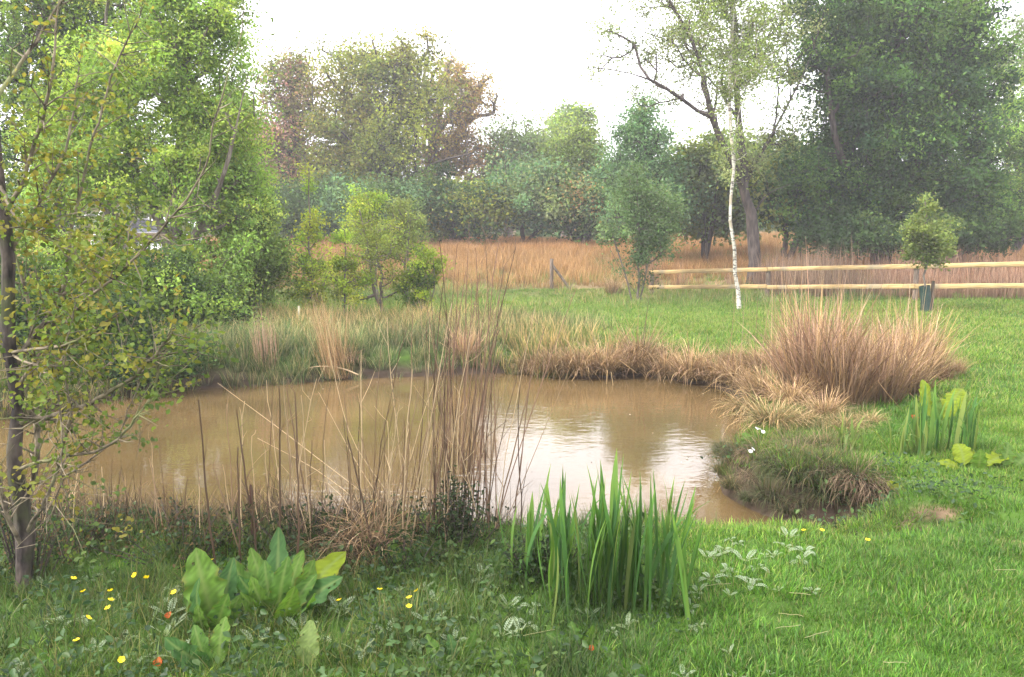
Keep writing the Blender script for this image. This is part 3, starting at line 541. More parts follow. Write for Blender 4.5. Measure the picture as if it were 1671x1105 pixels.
tree('bank_shrub', 'dark bush drooping to the water at the left shore of the pond', 90, 9.9, [(100, 590, 105, 50), (215, 590, 75, 38), (30, 590, 70, 60), (-40, 600, 60, 60), (300, 585, 50, 30), (60, 520, 90, 50), (170, 530, 80, 45)], 300, 24000, 0.05, 0.55, DARK, None, 0.05, 0.005, 0.15, M_bark, stems=6, cat='bush')
tree('field_bush', 'dark low growth under the big dark willow', 1440, 25, [(1400, 385, 90, 28), (1520, 380, 90, 30), (1620, 380, 60, 30)], 130, 9000, 0.12, 0.5, DARK, None, 0.06, 0.01, 0.3, M_bark, stems=5, cat='bush')
# right side
tree('young_willow', 'slim grey green young tree left of the fence end', 1043, 21, [(1040, 325, 45, 50), (1050, 380, 55, 42), (1085, 350, 35, 40), (1005, 385, 28, 18), (1040, 430, 30, 25, .5)], 120, 5600, 0.08, 0.5, [(0.13, 0.2, 0.09), (0.15, 0.22, 0.095), (0.11, 0.175, 0.075)], [(1043, None), (1042, 400), (1040, 290)], 0.035, 0.006, 0.24, M_bark2, stems=4)
tree('birch_tree', 'slender white trunked birch standing in front of the rail fence', 1210, 18.2, [(1205, 90, 60, 110), (1205, -80, 70, 90), (1200, 230, 35, 60), (1160, 20, 50, 70), (1250, 60, 40, 90)], 190, 6500, 0.05, 0.7, [(0.2, 0.25, 0.08), (0.17, 0.22, 0.08)], [(1210, None), (1200, 440), (1193, 350), (1194, 250), (1200, 120), (1202, -40), (1201, -160)], 0.048, 0.004, 0.22, M_birch, droop=0.8)
tree('alder_tree', 'dark trunked tree with spreading thin branches just behind the birch', 1232, 24, [(1110, 60, 90, 80), (990, 70, 55, 60, .5), (1250, 60, 85, 85), (1180, -70, 160, 80), (1280, 200, 50, 55), (1215, 270, 50, 40), (1060, 150, 45, 35, .6), (950, 110, 30, 25, .4), (1170, 120, 70, 80)], 400, 17000, 0.075, 0.6, [(0.19, 0.23, 0.1), (0.16, 0.2, 0.09), (0.22, 0.25, 0.11)], [(1232, None), (1228, 360), (1213, 300), (1206, 200), (1195, 80), (1188, -60)], 0.19, 0.008, 0.34, M_bark,
     limbs=[[(1213, 300, 0), (1165, 200, -.5), (1135, 80, -1), (1075, -30, -1.5)], [(1165, 200, -.5), (1060, 130, -1), (940, 105, -1.6)], [(1213, 300, 0), (1270, 200, .5), (1320, 100, 1), (1350, 0, 1)], [(1225, 360, 0), (1250, 320, 0), (1290, 300, .3)]])
tree('willow_tree', 'huge dense dark green willow behind the right half of the fence', 1435, 26, [(1470, 70, 130, 105), (1430, 225, 110, 105), (1555, 210, 85, 125), (1345, 290, 75, 80), (1500, 325, 125, 62), (1400, 20, 85, 80), (1500, -90, 140, 90), (1345, 130, 50, 70, .7), (1350, 365, 65, 45), (1560, 360, 85, 50), (1440, 340, 90, 60), (1570, 60, 65, 100), (1330, 50, 45, 80, .7), (1600, 300, 50, 70), (1470, 170, 110, 110), (1390, 150, 70, 90), (1540, 130, 80, 90)], 1150, 95000, 0.115, 0.55, WILL, [(1435, None), (1432, 380), (1440, 250), (1460, 60), (1480, -80)], 0.26, 0.012, 0.4, M_bark, stems=4, cjit=0.4,
     limbs=[[(1435, 380, 0), (1540, 250, 0), (1560, 100, 0)], [(1435, 360, 0), (1370, 250, -.6), (1350, 120, -.6)]])
tree('willow_tree', 'mid green tree at the right edge behind the big dark willow', 1660, 31, [(1640, 270, 50, 80), (1700, 200, 80, 120), (1620, 350, 50, 40), (1700, 330, 80, 60)], 210, 14000, 0.12, 0.5, SAGE[:2] + WILL[1:2], None, 0.2, 0.012, 0.4, M_bark, stems=3)
tree('willow_tree', 'pale sparse tree top right behind the big willow', 1640, 40, [(1640, 100, 40, 60), (1680, 60, 60, 80), (1650, 180, 40, 60)], 90, 4500, 0.14, 0.5, GREY, None, 0.2, 0.015, 0.5, M_bark2)
tree('guarded_sapling', 'small bushy sapling growing out of a dark green tube in front of the fence', 1515, 16.0, [(1515, 375, 30, 32), (1515, 405, 40, 28), (1513, 335, 9, 16, 2), (1490, 385, 20, 14), (1545, 380, 18, 16)], 70, 3200, 0.062, 0.55, [(0.17, 0.22, 0.07), (0.2, 0.25, 0.07), (0.14, 0.18, 0.06)], [(1515, None), (1514, 430), (1513, 330)], 0.022, 0.004, 0.13, M_bark2)

# near left tree, branch by branch
def near_tree():
    Yn = 4.0; b0 = G(28, 962); Yn = b0[1]
    root = thing('maple_tree', 'bare limbed tree with yellowing leaves on the near left bank', 'tree', b0)
    def line(pts, n): return smooth_line([P(x, y, Yn + d) for x, y, d in pts], n)
    parts = []; twig_ends = []; bones = []
    tr = smooth_line([b0 + np.array([0.015, 0, -0.05])] + [P(x, y, Yn) for x, y in ((40, 870), (24, 760), (30, 650), (14, 560), (14, 440), (-6, 250), (-25, 60), (-30, -120))], 26)
    v, q = polytube(tr, np.linspace(0.034, 0.02, 26), 12, 0.17); obj('trunk', mesh_np('near_trunk', v - b0, q, M_barkm, None, True), root)
    B = [([(28, 715, 0), (50, 690, -.02), (80, 682, -.05), (150, 650, -.1), (215, 612, -.2), (262, 570, -.3), (300, 528, -.35)], .017),
         ([(8, 610, 0), (60, 530, .05), (100, 480, .1), (150, 445, .12), (180, 400, .2), (190, 345, .25)], .015),
         ([(20, 640, 0), (90, 545, -.1), (170, 470, -.2), (215, 440, -.25), (262, 390, -.3), (320, 310, -.35), (362, 190, -.4), (400, 60, -.4)], .009),
         ([(15, 660, 0), (90, 520, .1), (120, 390, .15), (150, 260, .2), (190, 130, .2), (235, 30, .2)], .012),
         ([(30, 760, 0), (90, 745, -.1), (160, 735, -.2), (215, 690, -.3), (240, 640, -.3), (248, 590, -.3)], .010),
         ([(26, 800, 0), (70, 790, .1), (130, 765, .2), (200, 700, .25), (235, 620, .3)], .009),
         ([(-10, 300, 0), (30, 355, -.1), (75, 388, -.1), (120, 425, -.15)], .010),
         ([(34, 880, 0), (85, 800, -.1), (118, 700, -.15), (105, 600, -.2), (128, 500, -.2)], .011),
         ([(30, 900, 0), (8, 800, -.1), (-8, 680, -.15), (5, 560, -.2)], .012),
         ([(32, 830, 0), (58, 740, .1), (62, 640, .15), (66, 540, .2), (40, 420, .2), (10, 380, .25)], .017),
         ([(25, 690, 0), (90, 660, .15), (150, 615, .2), (200, 570, .3)], .009),
         ([(22, 560, 0), (80, 600, -.1), (105, 620, -.2), (110, 760, -.25), (90, 850, -.25)], .007),
         ([(20, 560, 0), (110, 560, -.2), (170, 545, -.3), (225, 510, -.35)], .009),
         ([(0, 420, 0), (60, 330, .1), (110, 240, .2), (130, 120, .3)], .012),
         ([(-5, 350, 0), (40, 240, -.1), (70, 120, -.2), (90, 0, -.2)], .012),
         ([(-20, 180, 0), (60, 60, .2), (140, -40, .2)], .012)]
    for pts, r in B:
        m = 5 * len(pts); l = line(pts, m); j0 = int(np.argmin(np.linalg.norm(tr - l[0], axis=1))); l = l + (tr[j0] - l[0]) * np.linspace(1, 0, m)[:, None] ** 3; l[1:] += np.cumsum(rng.normal(0, 0.004, (m - 1, 3)), 0)
        parts = []; rr = np.linspace(r, r * 0.28, m) * 0.85; v, q = polytube(l, rr, 7, 0.06); parts.append((v, q, 0)); bones.append(l)
        for i in range(3, m):           # side twigs
            for _ in range(rng.integers(0, 4)):
                d = unit((l[i] - l[i - 1])[None])[0]; d = unit((d * 0.6 + rng.normal(0, 0.6, 3) + np.array([0.1, 0, 0.15]))[None])[0]; ln = rng.uniform(0.06, 0.3)
                e1 = l[i] + d * ln * 0.5; d2 = unit((d + rng.normal(0, 0.35, 3))[None])[0]; e2 = e1 + d2 * ln * 0.5
                v, q = polytube([l[i], e1, e2], [rr[i] * 0.45 + .0008, rr[i] * 0.3 + .0007, .0009], 4); parts.append((v, q, 0)); twig_ends += [e1, e2]
        V, Q, c = join([(v, q, (1, 1, 1)) for v, q, _ in parts]); obj('branch', mesh_np('near_branch', V - b0, Q, M_twig, None, True), root)
    te = np.array(twig_ends); s = np.array([[(q[0] / q[1] * F * 1) + 835, 0] for q in te])[:, 0]
    py = 552 - F * np.tan(np.arctan2(te[:, 2] - EYE, te[:, 1]) + PITCH)
    pr = np.where(py < 560, 0.95, np.where(py < 660, 0.5, 0.2)); pr = np.where(py < 150, 0.3, pr); pr = np.where((s > 285) & (py < 400), 0.08, pr); te = te[rng.uniform(0, 1, len(te)) < pr]
    extra = np.array([P(rng.uniform(-40, 260), rng.uniform(130, 500), Yn + rng.uniform(-.4, .6)) for _ in range(90)])
    te = np.vstack([te, extra[[np.min([np.min(np.linalg.norm(b - e, axis=1)) for b in bones]) < 0.28 for e in extra]]])
    cnt = rng.integers(5, 16, len(te)); ctr = np.repeat(te, cnt, 0) + rng.normal(0, 0.03, (cnt.sum(), 3))
    V, Q, kk = leaf_quads(ctr, 0.025, 0.75, 0.9, True, 0.3)
    cols = np.array([(0.14, 0.19, 0.04), (0.11, 0.16, 0.04), (0.18, 0.2, 0.045), (0.21, 0.19, 0.045), (0.09, 0.135, 0.04)])
    lc = np.repeat(cols[rng.integers(0, 5, len(te))], cnt, 0) * rng.uniform(0.65, 1.25, (len(ctr), 1))
    obj('crown', mesh_np('near_crown', V - b0, Q, M_leaf, np.repeat(lc, kk, 0)), root)
near_tree()

# ------------------------------------------------------------------ fence, posts, tree guard, car
def box(cx, hx, hy, hz, M=None, bev=0.0, rough=0.0, nseg=1):
    """box with chamfered long edges along local x"""
    c = bev; prof = [(-hy + c, -hz), (hy - c, -hz), (hy, -hz + c), (hy, hz - c), (hy - c, hz), (-hy + c, hz), (-hy, hz - c), (-hy, -hz + c)]
    xs = np.linspace(-hx, hx, nseg + 1); V = np.array([[x, y, z] for x in xs for y, z in prof], float)
    V += rough * rng.standard_normal(V.shape); m = 8
    Q = [[i * m + j, i * m + (j + 1) % m, (i + 1) * m + (j + 1) % m, (i + 1) * m + j] for i in range(nseg) for j in range(m)]
    for o, s in ((0, -1), (nseg * m, 1)):
        Q += [[o + 0, o + 1, o + 4, o + 5], [o + 1, o + 2, o + 3, o + 4], [o + 5, o + 6, o + 7, o + 0]] if s < 0 else [[o + 5, o + 4, o + 1, o + 0], [o + 4, o + 3, o + 2, o + 1], [o + 0, o + 7, o + 6, o + 5]]
    V = V + np.array(cx, float) if M is None else V @ np.array(M).T + np.array(cx, float)
    return V, np.array(Q)
fa, fb = np.array([3.97, 23.0]), np.array([10.9, 17.0]); fd = (fb - fa) / np.linalg.norm(fb - fa)
def fpt(t): return fa + (fb - fa) * t
def fz(t, up): return (0.70 + 0.39 * t) if up else (0.26 + 0.37 * t)
fence = thing('rail_fence', 'two rail fence of pale sawn timber across the right side', 'fence', (fa[0], fa[1], gz(*fa)))
f0 = np.array(fence.location); ts = [0.0, 0.385, 0.77, 1.155, 1.54]
ang = math.atan2(fd[1], fd[0]); nrm = np.array([fd[1], -fd[0]])    # towards the camera
for k, t in enumerate(ts):
    q = fpt(t + (0.008 if k == 0 else 0)); g = gz(q[0], q[1]); top = fz(t, True) + 0.065; hh = (top - g + 0.4) / 2
    Mx = np.array([[0, math.cos(ang), -math.sin(ang)], [0, math.sin(ang), math.cos(ang)], [1, 0, 0]], float)
    v, qd = box((q[0], q[1], top - hh), hh, 0.05, 0.035, Mx, 0.006, 0.0015, 6)
    obj('post', mesh_np('fence_post', v - f0, qd, M_post), fence)
for up in (True, False):
    for k in range(4):
        a, b = ts[k] + 0.0004, ts[k + 1] - 0.0004; pa, pb = fpt(a) + nrm * 0.052, fpt(b) + nrm * 0.052
        A3, B3 = np.array([*pa, fz(a, up) + rng.normal(0, .006)]), np.array([*pb, fz(b, up) + rng.normal(0, .006)]); d = B3 - A3; ln = np.linalg.norm(d); ex = d / ln
        ey = np.array([-ex[1], ex[0], 0]); ey /= np.linalg.norm(ey); ez = np.cross(ex, ey)
        v, qd = box((0, 0, 0), ln / 2, 0.016, 0.053, None, 0.004, 0.001, 5)
        o = obj('rail', mesh_np('fence_rail', v, qd, M_rail), fence)
        o.matrix_local = Matrix(np.vstack([np.hstack([np.stack([ex, ey, ez], 1), ((A3 + B3) / 2 - f0)[:, None]]), [0, 0, 0, 1]]).tolist())
def post(name, label, px, py, h, r, mat, lean=(0, 0), brace=None):
    b = G(px, py); root = thing(name, label, 'post', b)
    pts = np.array([[0, 0, -0.15], [lean[0] * .5, lean[1] * .5, h * .5], [lean[0], lean[1], h], [lean[0], lean[1], h + 0.004]])
    v, q = polytube(pts, [r, r, r * .95, r * .1], 9, 0.04); obj('post_shaft', mesh_np('post_shaft', v, q, mat, None, True), root)
    if brace:
        e = G(*brace) - b; v, q = polytube(np.array([[0.02, -0.02, h * 0.78], e * 0.5 + np.array([0, 0, h * 0.39]), e + np.array([0, 0, -0.05])]), r * .7, 8, 0.04)
        obj('brace', mesh_np('brace', v, q, mat, None, True), root)
post('braced_post', 'old dark wooden post with a slanting brace below the dry field', 900, 472, 0.92, 0.06, M_post, brace=(932, 472))
post('marker_post', 'short pale stake at the far left bank', 489, 540, 0.42, 0.02, M_pale)
post('old_fence_post', 'old dark post standing in the reeds behind the fence', 1305, 432, 1.0, 0.06, M_post)
post('old_fence_post', 'old dark post behind the left end of the fence', 1152, 432, 0.8, 0.055, M_post)
gp = P(1515, 400, 16.0); g0 = np.array([gp[0], 16.0, gz(gp[0], 16.0)])
guard = tag(obj('tree_guard', None, None, g0), 'dark green plastic tube round the foot of the small sapling', 'tree guard')
v, q = polytube([[0.03, 0, -0.05], [0.02, 0, 0.25], [-0.03, 0, 0.52]], [0.1, 0.098, 0.105], 12, 0.01); v2, q2 = polytube([[-0.03, 0, 0.52], [0.02, 0, 0.25], [0.03, 0, -0.05]], [0.1, 0.093, 0.095], 12, 0.0)
obj('tube', mesh_np('guard_tube', *join([(v, q, (1, 1, 1)), (v2, q2, (1, 1, 1))])[:2], M_guard, None, True), guard)
v, q = box((0.16, 0.03, 0.2), 0.42, 0.025, 0.025, np.array([[0, 0, 1], [0, 1, 0], [1, 0, 0]], float), 0.004, 0.001, 3); obj('stake', mesh_np('guard_stake', v, q, M_post), guard)
# white car, mostly hidden by the left trees
def car():
    c = P(245, 390, 33.0); zg = gz(c[0], c[1]); root = thing('parked_car', 'white car glimpsed through the leaves of the left trees', 'car', (c[0], c[1], zg)); root.rotation_euler = (0, 0, R(12)); root.location.z = zg
    ys = [-.82, -.8, .8, .82]
    def loft(prof, w0, w1, mat, nm, par=root):
        prof = np.array(prof, float); n = len(prof); V = []
        zt = (prof[:, 1] - prof[:, 1].min()) / max(1e-6, np.ptp(prof[:, 1]))
        for s, k in ((-1, 1.0), (-1, 0.96), (1, 0.96), (1, 1.0)):
            sh = prof.mean(0) + (prof - prof.mean(0)) * (0.96 if k == 1.0 else 1.0); w = (w0 + (w1 - w0) * zt) * (1.0 if k == 1.0 else 0.94)
            V.append(np.stack([sh[:, 0], s * w, sh[:, 1]], 1))
        V = np.concatenate(V); Q = [[a * n + i, a * n + (i + 1) % n, (a + 1) * n + (i + 1) % n, (a + 1) * n + i] for a in range(3) for i in range(n)]
        for o in (0, 3 * n): Q += [[o + i, o + i + 1, o + n - 2 - i, o + n - 1 - i] for i in range(n // 2 - 1)]
        return obj(nm, mesh_np('car_' + nm, V, np.array(Q), mat, None, True), par)
    loft([(-2.0, .3), (-2.05, .55), (-1.95, .85), (-1.2, .92), (0, .95), (1.1, .93), (1.9, .82), (2.05, .6), (2.0, .3), (0, .22)], .84, .8, M_paint, 'body')
    cab = loft([(-1.75, .9), (-1.3, 1.38), (-.7, 1.48), (.1, 1.46), (.45, 1.36), (1.15, .9), (.2, .88), (-.8, .88)], .76, .6, M_glass, 'cabin')
    loft([(-1.42, 1.36), (-1.2, 1.46), (-.7, 1.52), (.1, 1.5), (.42, 1.4), (-.5, 1.38)], .62, .58, M_paint, 'roof', cab)
    for x in (-1.25, 1.25):
        for y in (-.74, .74):
            v, q = polytube([[x, y - .1, .3], [x, y - .09, .3], [x, y + .09, .3], [x, y + .1, .3]], [.24, .31, .31, .24], 18); w = obj('wheel', mesh_np('car_wheel', v, q, M_tyre, None, True), root)
            v, q = polytube([[x, y - .105, .3], [x, y - .1, .3], [x, y + .1, .3], [x, y + .105, .3]], [.02, .2, .2, .02], 14); obj('rim', mesh_np('car_rim', v, q, M_rim, None, True), w)
    for y in (-.6, .6):
        v, q = box((1.97, y, .7), .05, .14, .06, None, .02); obj('headlight', mesh_np('car_light', v, q, M_rim), root)
car()

# ------------------------------------------------------------------ tussocks
def tussock_mesh(n, rad, h, w, lean, bend, cols, base_c, fluff=0.5, segs=4, mat=None, dirbias=0.0):
    a = rng.uniform(0, 2 * math.pi, n); r = rad * rng.uniform(0, 1, n) ** 0.6
    base = np.stack([r * np.cos(a), r * np.sin(a), np.full(n, -0.03)], 1)
    hh = h * rng.uniform(0.35, 1.0, n) * np.where(rng.uniform(0, 1, n) < 0.06, 1.45, 1); az = a + rng.normal(0, fluff, n)
    V, Q, T = blades(base, hh, w * rng.uniform(0.6, 1.3, n), az, np.abs(rng.normal(lean, 0.18, n)) * (0.3 + r / rad), np.abs(rng.normal(bend, bend * 0.6 + .05, n)), segs)
    if fluff < 2:
        kb = rng.uniform(0, 1, len(V) // ((segs + 1) * 2)) < 0.18; Vr = V.reshape(-1, segs + 1, 2, 3); Vr[kb, -2:] += (rng.normal(0, 0.1, (kb.sum(), 1, 1, 3)) * h + np.array([0, 0, -0.12 * h])) * np.array([.6, 1.0])[None, :, None, None]; V = Vr.reshape(-1, 3)
    c = per_blade(np.array(cols)[rng.integers(0, len(cols), n)] * rng.uniform(0.4, 1.5, (n, 1)), n, segs)
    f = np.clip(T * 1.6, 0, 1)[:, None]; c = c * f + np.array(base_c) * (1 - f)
    return mesh_np('tussock', V, Q, mat or M_straw, c)
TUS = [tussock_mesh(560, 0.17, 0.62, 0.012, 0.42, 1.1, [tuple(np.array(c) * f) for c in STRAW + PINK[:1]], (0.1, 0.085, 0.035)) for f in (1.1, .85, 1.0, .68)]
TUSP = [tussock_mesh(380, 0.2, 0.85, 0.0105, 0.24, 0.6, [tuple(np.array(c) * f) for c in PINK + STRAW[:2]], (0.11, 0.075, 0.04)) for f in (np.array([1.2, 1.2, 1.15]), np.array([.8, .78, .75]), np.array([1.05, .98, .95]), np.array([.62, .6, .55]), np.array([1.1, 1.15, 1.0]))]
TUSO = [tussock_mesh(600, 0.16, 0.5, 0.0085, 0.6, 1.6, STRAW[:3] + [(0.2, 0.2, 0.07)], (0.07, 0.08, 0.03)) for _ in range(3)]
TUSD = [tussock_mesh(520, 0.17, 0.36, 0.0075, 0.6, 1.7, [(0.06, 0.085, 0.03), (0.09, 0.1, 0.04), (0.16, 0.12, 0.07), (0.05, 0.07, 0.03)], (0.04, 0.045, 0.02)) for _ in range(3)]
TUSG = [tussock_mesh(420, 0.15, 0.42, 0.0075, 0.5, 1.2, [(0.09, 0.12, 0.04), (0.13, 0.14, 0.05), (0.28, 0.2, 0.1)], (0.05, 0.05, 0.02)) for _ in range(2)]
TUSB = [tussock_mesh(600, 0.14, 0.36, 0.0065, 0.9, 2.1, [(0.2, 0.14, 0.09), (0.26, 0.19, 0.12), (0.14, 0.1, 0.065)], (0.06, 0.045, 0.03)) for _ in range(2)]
def tussock(px, py, kind, s, label, group=None, name='grass_tussock', sz=1.0, dz=0.0):
    p = G(px, py); p[2] = max(p[2], WL) + dz
    o = tag(obj(name, kind[rng.integers(len(kind))], None, p), label, 'grass tussock', group); o.rotation_euler = (0, 0, rng.uniform(0, 6.28)); o.scale = (s, s, s * sz); return o
g1 = 'dry tussocks on the far bank'
for px, py, s, lab in ((868, 606, .8, 'leftmost small dry tussock on the far bank of the pond'), (905, 607, .95, 'dry tussock on the far bank, second from the left'),
                       (945, 608, 1.05, 'dry tussock on the far bank, third from the left'), (985, 606, 1.15, 'broad dry tussock on the far bank left of the tall golden one'),
                       (1043, 592, 1.25, 'tall golden tussock standing highest on the far bank'), (1025, 604, .9, 'low dry tussock at the foot of the tall golden one'),
                       (1085, 612, 1.0, 'dry tussock on the far bank right of the tall golden one'), (1128, 616, 1.05, 'dry tussock on the far bank with drooping blades, second from its right end'),
                       (1168, 618, 1.0, 'dry tussock at the right end of the far bank')):
    tussock(px, py, TUS, s, lab, g1)
ORD = ['first', 'second', 'third', 'fourth', 'fifth', 'sixth', 'seventh', 'eighth', 'ninth', 'tenth', 'eleventh', 'twelfth', 'thirteenth', 'fourteenth', 'fifteenth', 'sixteenth', 'seventeenth', 'eighteenth']
def rows(items, cuts, fmt):             # a label for each item by row and order from the left
    lab = {}; rr = [sum(it[1] >= c for c in cuts) for it in items]
    for r in set(rr):
        for k, i in enumerate(sorted([i for i in range(len(items)) if rr[i] == r], key=lambda i: items[i][0])): lab[i] = fmt(r, ORD[k])
    return [lab[i] for i in range(len(items))]
g2 = 'dense tawny tussocks right of the pond'
g2i = ((1205, 625, TUS, .8), (1232, 640, TUS, .85), (1228, 672, TUSO, .95), (1255, 650, TUS, 1.0), (1262, 690, TUSO, .8), (1290, 660, TUS, 1.0), (1300, 625, TUSP, .95), (1330, 645, TUSP, 1.0),
                     (1315, 690, TUSO, .8), (1360, 620, TUSP, 1.0), (1375, 660, TUSP, .9), (1345, 680, TUS, .8), (1405, 630, TUSP, .9), (1425, 655, TUSP, .8), (1450, 620, TUSP, .85), (1480, 640, TUSP, .75),
                     (1500, 615, TUSP, .8), (1535, 622, TUSP, .55), (1562, 612, TUSP, .42), (1270, 610, TUSP, .8), (1240, 600, TUS, .8), (1390, 595, TUSP, .8), (1330, 600, TUSP, .9), (1460, 600, TUSP, .75), (1515, 600, TUSP, .58),
                     (1195, 600, TUS, .75), (1300, 590, TUSP, .8), (1420, 690, TUSO, .55), (1380, 700, TUSO, .55))
for (px, py, k, s), lab in zip(g2i, rows(g2i, (612, 632, 655), lambda r, o: 'tawny tussock in the mass right of the pond, %s row, %s from the left' % (('back', 'second', 'third', 'front')[r], o))):
    tussock(px, py, k, s * (1.2 if k is TUSP else 1.0) * rng.uniform(.68, 1.15), lab, g2, sz=rng.uniform(.85, 1.15))
g3 = 'dark tussocks overhanging the inlet'
g3i = ((1200, 742, TUSD, .9, .02), (1232, 775, TUSD, .95, .0), (1268, 760, TUSD, 1.0, .03), (1305, 775, TUSD, 1.0, .02), (1345, 765, TUSD, 1.05, .03), (1262, 800, TUSD, .85, -.02), (1310, 808, TUSD, .85, -.02), (1350, 800, TUSD, .9, 0), (1240, 735, TUSD, 1.1, 0), (1300, 735, TUSD, 1.1, 0), (1345, 730, TUSD, 1.0, 0), (1178, 775, TUSD, .75, .05), (1195, 800, TUSD, .75, .05), (1222, 818, TUSD, .75, .04), (1285, 835, TUSD, .6, .03), (1180, 750, TUSD, .8, .03))
for (px, py, k, s, dz), lab in zip(g3i, rows(g3i, (752, 790), lambda r, o: 'dark tussock drooping over the pond inlet, %s row, %s from the left' % (('top', 'middle', 'lowest')[r], o))):
    tussock(px, py, (TUSD, TUSG, TUSD, TUSB)[int(px * 7 + py) % 4], s * rng.uniform(.45, .85), lab, g3, dz=dz - .02)
tussock(1395, 785, TUSB, .9, 'brown dead tussock hanging over the right end of the inlet', dz=.03)
tussock(1425, 802, TUSB, .75, 'smaller brown tussock at the inlet bank beside the lawn', dz=.02)
for px, py, h, n, lab in ((1300, 610, 1.5, 70, 'sparse tall pale stems above the left of the tawny mass'), (1375, 600, 1.45, 70, 'sparse tall pale stems above the middle of the tawny mass'), (1470, 605, 1.4, 24, 'few tall pale stems above the right of the tawny mass')):
    p = G(px, py); base = np.stack([rng.normal(0, .28, n), rng.normal(0, .22, n), np.full(n, -.03)], 1); V, Q, T = blades(base, h * rng.uniform(.5, 1.05, n), .008, rng.uniform(0, 6.28, n), np.abs(rng.normal(0, .1, n)), rng.normal(.05, .12, n), 4)
    tag(obj('tall_grass_stems', mesh_np('tall_grass_stems', V, Q, M_straw, per_blade(np.array(STRAW + PINK)[rng.integers(0, 8, n)] * rng.uniform(.7, 1.3, (n, 1)), n, 4)), None, p), lab, 'grass stems')
# standing reeds and tufts on the left bank
def reed_bundle(px, py, h, n, rad, lean, label, cols=STRAW):
    p = G(px, py); p[2] = max(p[2], WL)
    a = rng.uniform(0, 6.28, n); r = rad * np.sqrt(rng.uniform(0, 1, n)); base = np.stack([r * np.cos(a), r * np.sin(a), np.full(n, -.03)], 1)
    V, Q, T = blades(base, h * rng.uniform(.55, 1.1, n), .007, np.where(rng.uniform(0, 1, n) < .8, math.pi + rng.normal(0, .25, n), a), np.abs(rng.normal(lean, .07, n)), rng.normal(.1, .1, n), 4)
    c = per_blade(np.array(cols)[rng.integers(0, len(cols), n)] * rng.uniform(.7, 1.25, (n, 1)), n, 4)
    tag(obj('reed_clump', mesh_np('reed_clump', V, Q, M_straw, c), None, p), label, 'reeds')
reed_bundle(552, 612, 1.2, 230, .2, .2, 'tall dead reed clump leaning left on the far left bank')
reed_bundle(436, 598, .85, 110, .16, .03, 'thin upright reed clump below the willow, left of the leaning one', PINK)
tussock(570, 585, [tussock_mesh(700, .1, .34, .007, .7, 1.9, PINK, (.12, .08, .06))], 1.0, 'rounded pinkish dead tuft beside the leaning reed clump')
tussock(646, 548, TUS, .5, 'small pale tuft in the long grass of the left bank')
tussock(760, 585, TUSP, .8, 'dry tuft on the far bank behind the tall dead stalks')
tussock(1000, 480, TUSP, .95, 'brown tuft in the meadow left of the fence end')

# ------------------------------------------------------------------ dead stalks in the foreground
def stem_mesh(h, r, lean, bend, side=2, col=(0.12, 0.07, 0.045)):
    n = 9; t = np.linspace(0, 1, n); pts = np.stack([lean * t * h + bend * t ** 2 * h, rng.normal(0, .02) * t * h, t * h], 1); pts[1:-1, :2] += rng.normal(0, .0035 * min(1, h), (n - 2, 2))
    parts = []; rr = np.linspace(r, r * .45, n); v, q = polytube(pts, rr, 6, .08); parts.append((v, q, np.array(col)))
    for i in range(2, n):               # nodes and side sprigs
        if rng.uniform() < side * .22:
            d = unit((np.array([rng.normal(0, .6), rng.normal(0, .6), 1.0]))[None])[0]; ln = rng.uniform(.05, .2) * h
            v, q = polytube([pts[i], pts[i] + d * ln * .5 + rng.normal(0, .006, 3), pts[i] + d * ln], [rr[i] * .6, rr[i] * .5, .0006], 4); parts.append((v, q, np.array(col) * 1.15))
    V, Q, c = join(parts); return mesh_np('stem', V, Q, M_stem, c * rng.uniform(.8, 1.2))
def stalk(root, b, dx, dy, h, r, lean, bend, col, side=1):
    o = obj('stem', stem_mesh(h, r, lean, bend, side, col), root, (dx, dy, gz(b[0] + dx, b[1] + dy) - b[2] - .03 if gz(b[0] + dx, b[1] + dy) > -1 else -.03)); return o
BROWN = (0.075, 0.048, 0.03); TAN = (0.38, 0.285, 0.17); MID = (0.16, 0.108, 0.064)
# single dark stalks: foot (x, y), tip (x, y)
for i, (bx, by, tx, ty, col, lab) in enumerate((
        (352, 930, 318, 652, BROWN, 'leftmost tall dark dead stalk at the near shore'), (392, 935, 388, 728, BROWN, 'shorter dark stalk with a pale broken tip near the left shore'),
        (396, 915, 345, 760, MID, 'thin leaning stalk between the two leftmost dark stalks'), (418, 900, 390, 668, BROWN, 'dark stalk with withered pods, third tall one from the left'),
        (455, 930, 462, 632, BROWN, 'tallest straight dark stalk left of the collapsed straw'), (488, 935, 484, 640, BROWN, 'tall dark stalk just left of the collapsed straw'),
        (420, 940, 414, 790, BROWN, 'short dark stub behind the dock leaves'), (612, 915, 572, 712, BROWN, 'dark stalk leaning out of the collapsed straw'),
        (640, 905, 590, 700, MID, 'thin crooked stalk rising behind the collapsed straw'))):
    b = G(bx, by); b[2] = max(b[2], WL); T = P(tx, ty, b[1] + .02); h = T[2] - b[2]
    root = thing('dead_stalk', lab, 'dead stalk', b, 'tall dark dead stalks at the near shore')
    obj('stem', stem_mesh(h, .0062 if col is BROWN else .004, (T[0] - b[0]) / h, rng.normal(0, .015), 1, col), root)
    if 'pods' in lab:
        for zf, sx in ((.42, .012), (.18, .014), (.1, -.012)):
            v, q = polytube([[0, 0, .05], [.004, 0, .03], [.006, 0, 0], [.002, 0, -.04], [0, 0, -.06]], [.001, .008, .011, .007, .001], 7, .15)
            o = obj('seed_pod', mesh_np('seed_pod', v, q, M_stem, np.broadcast_to(np.array((.07, .035, .025)), v.shape)), root, ((T[0] - b[0]) * zf + sx, -.01, h * zf))
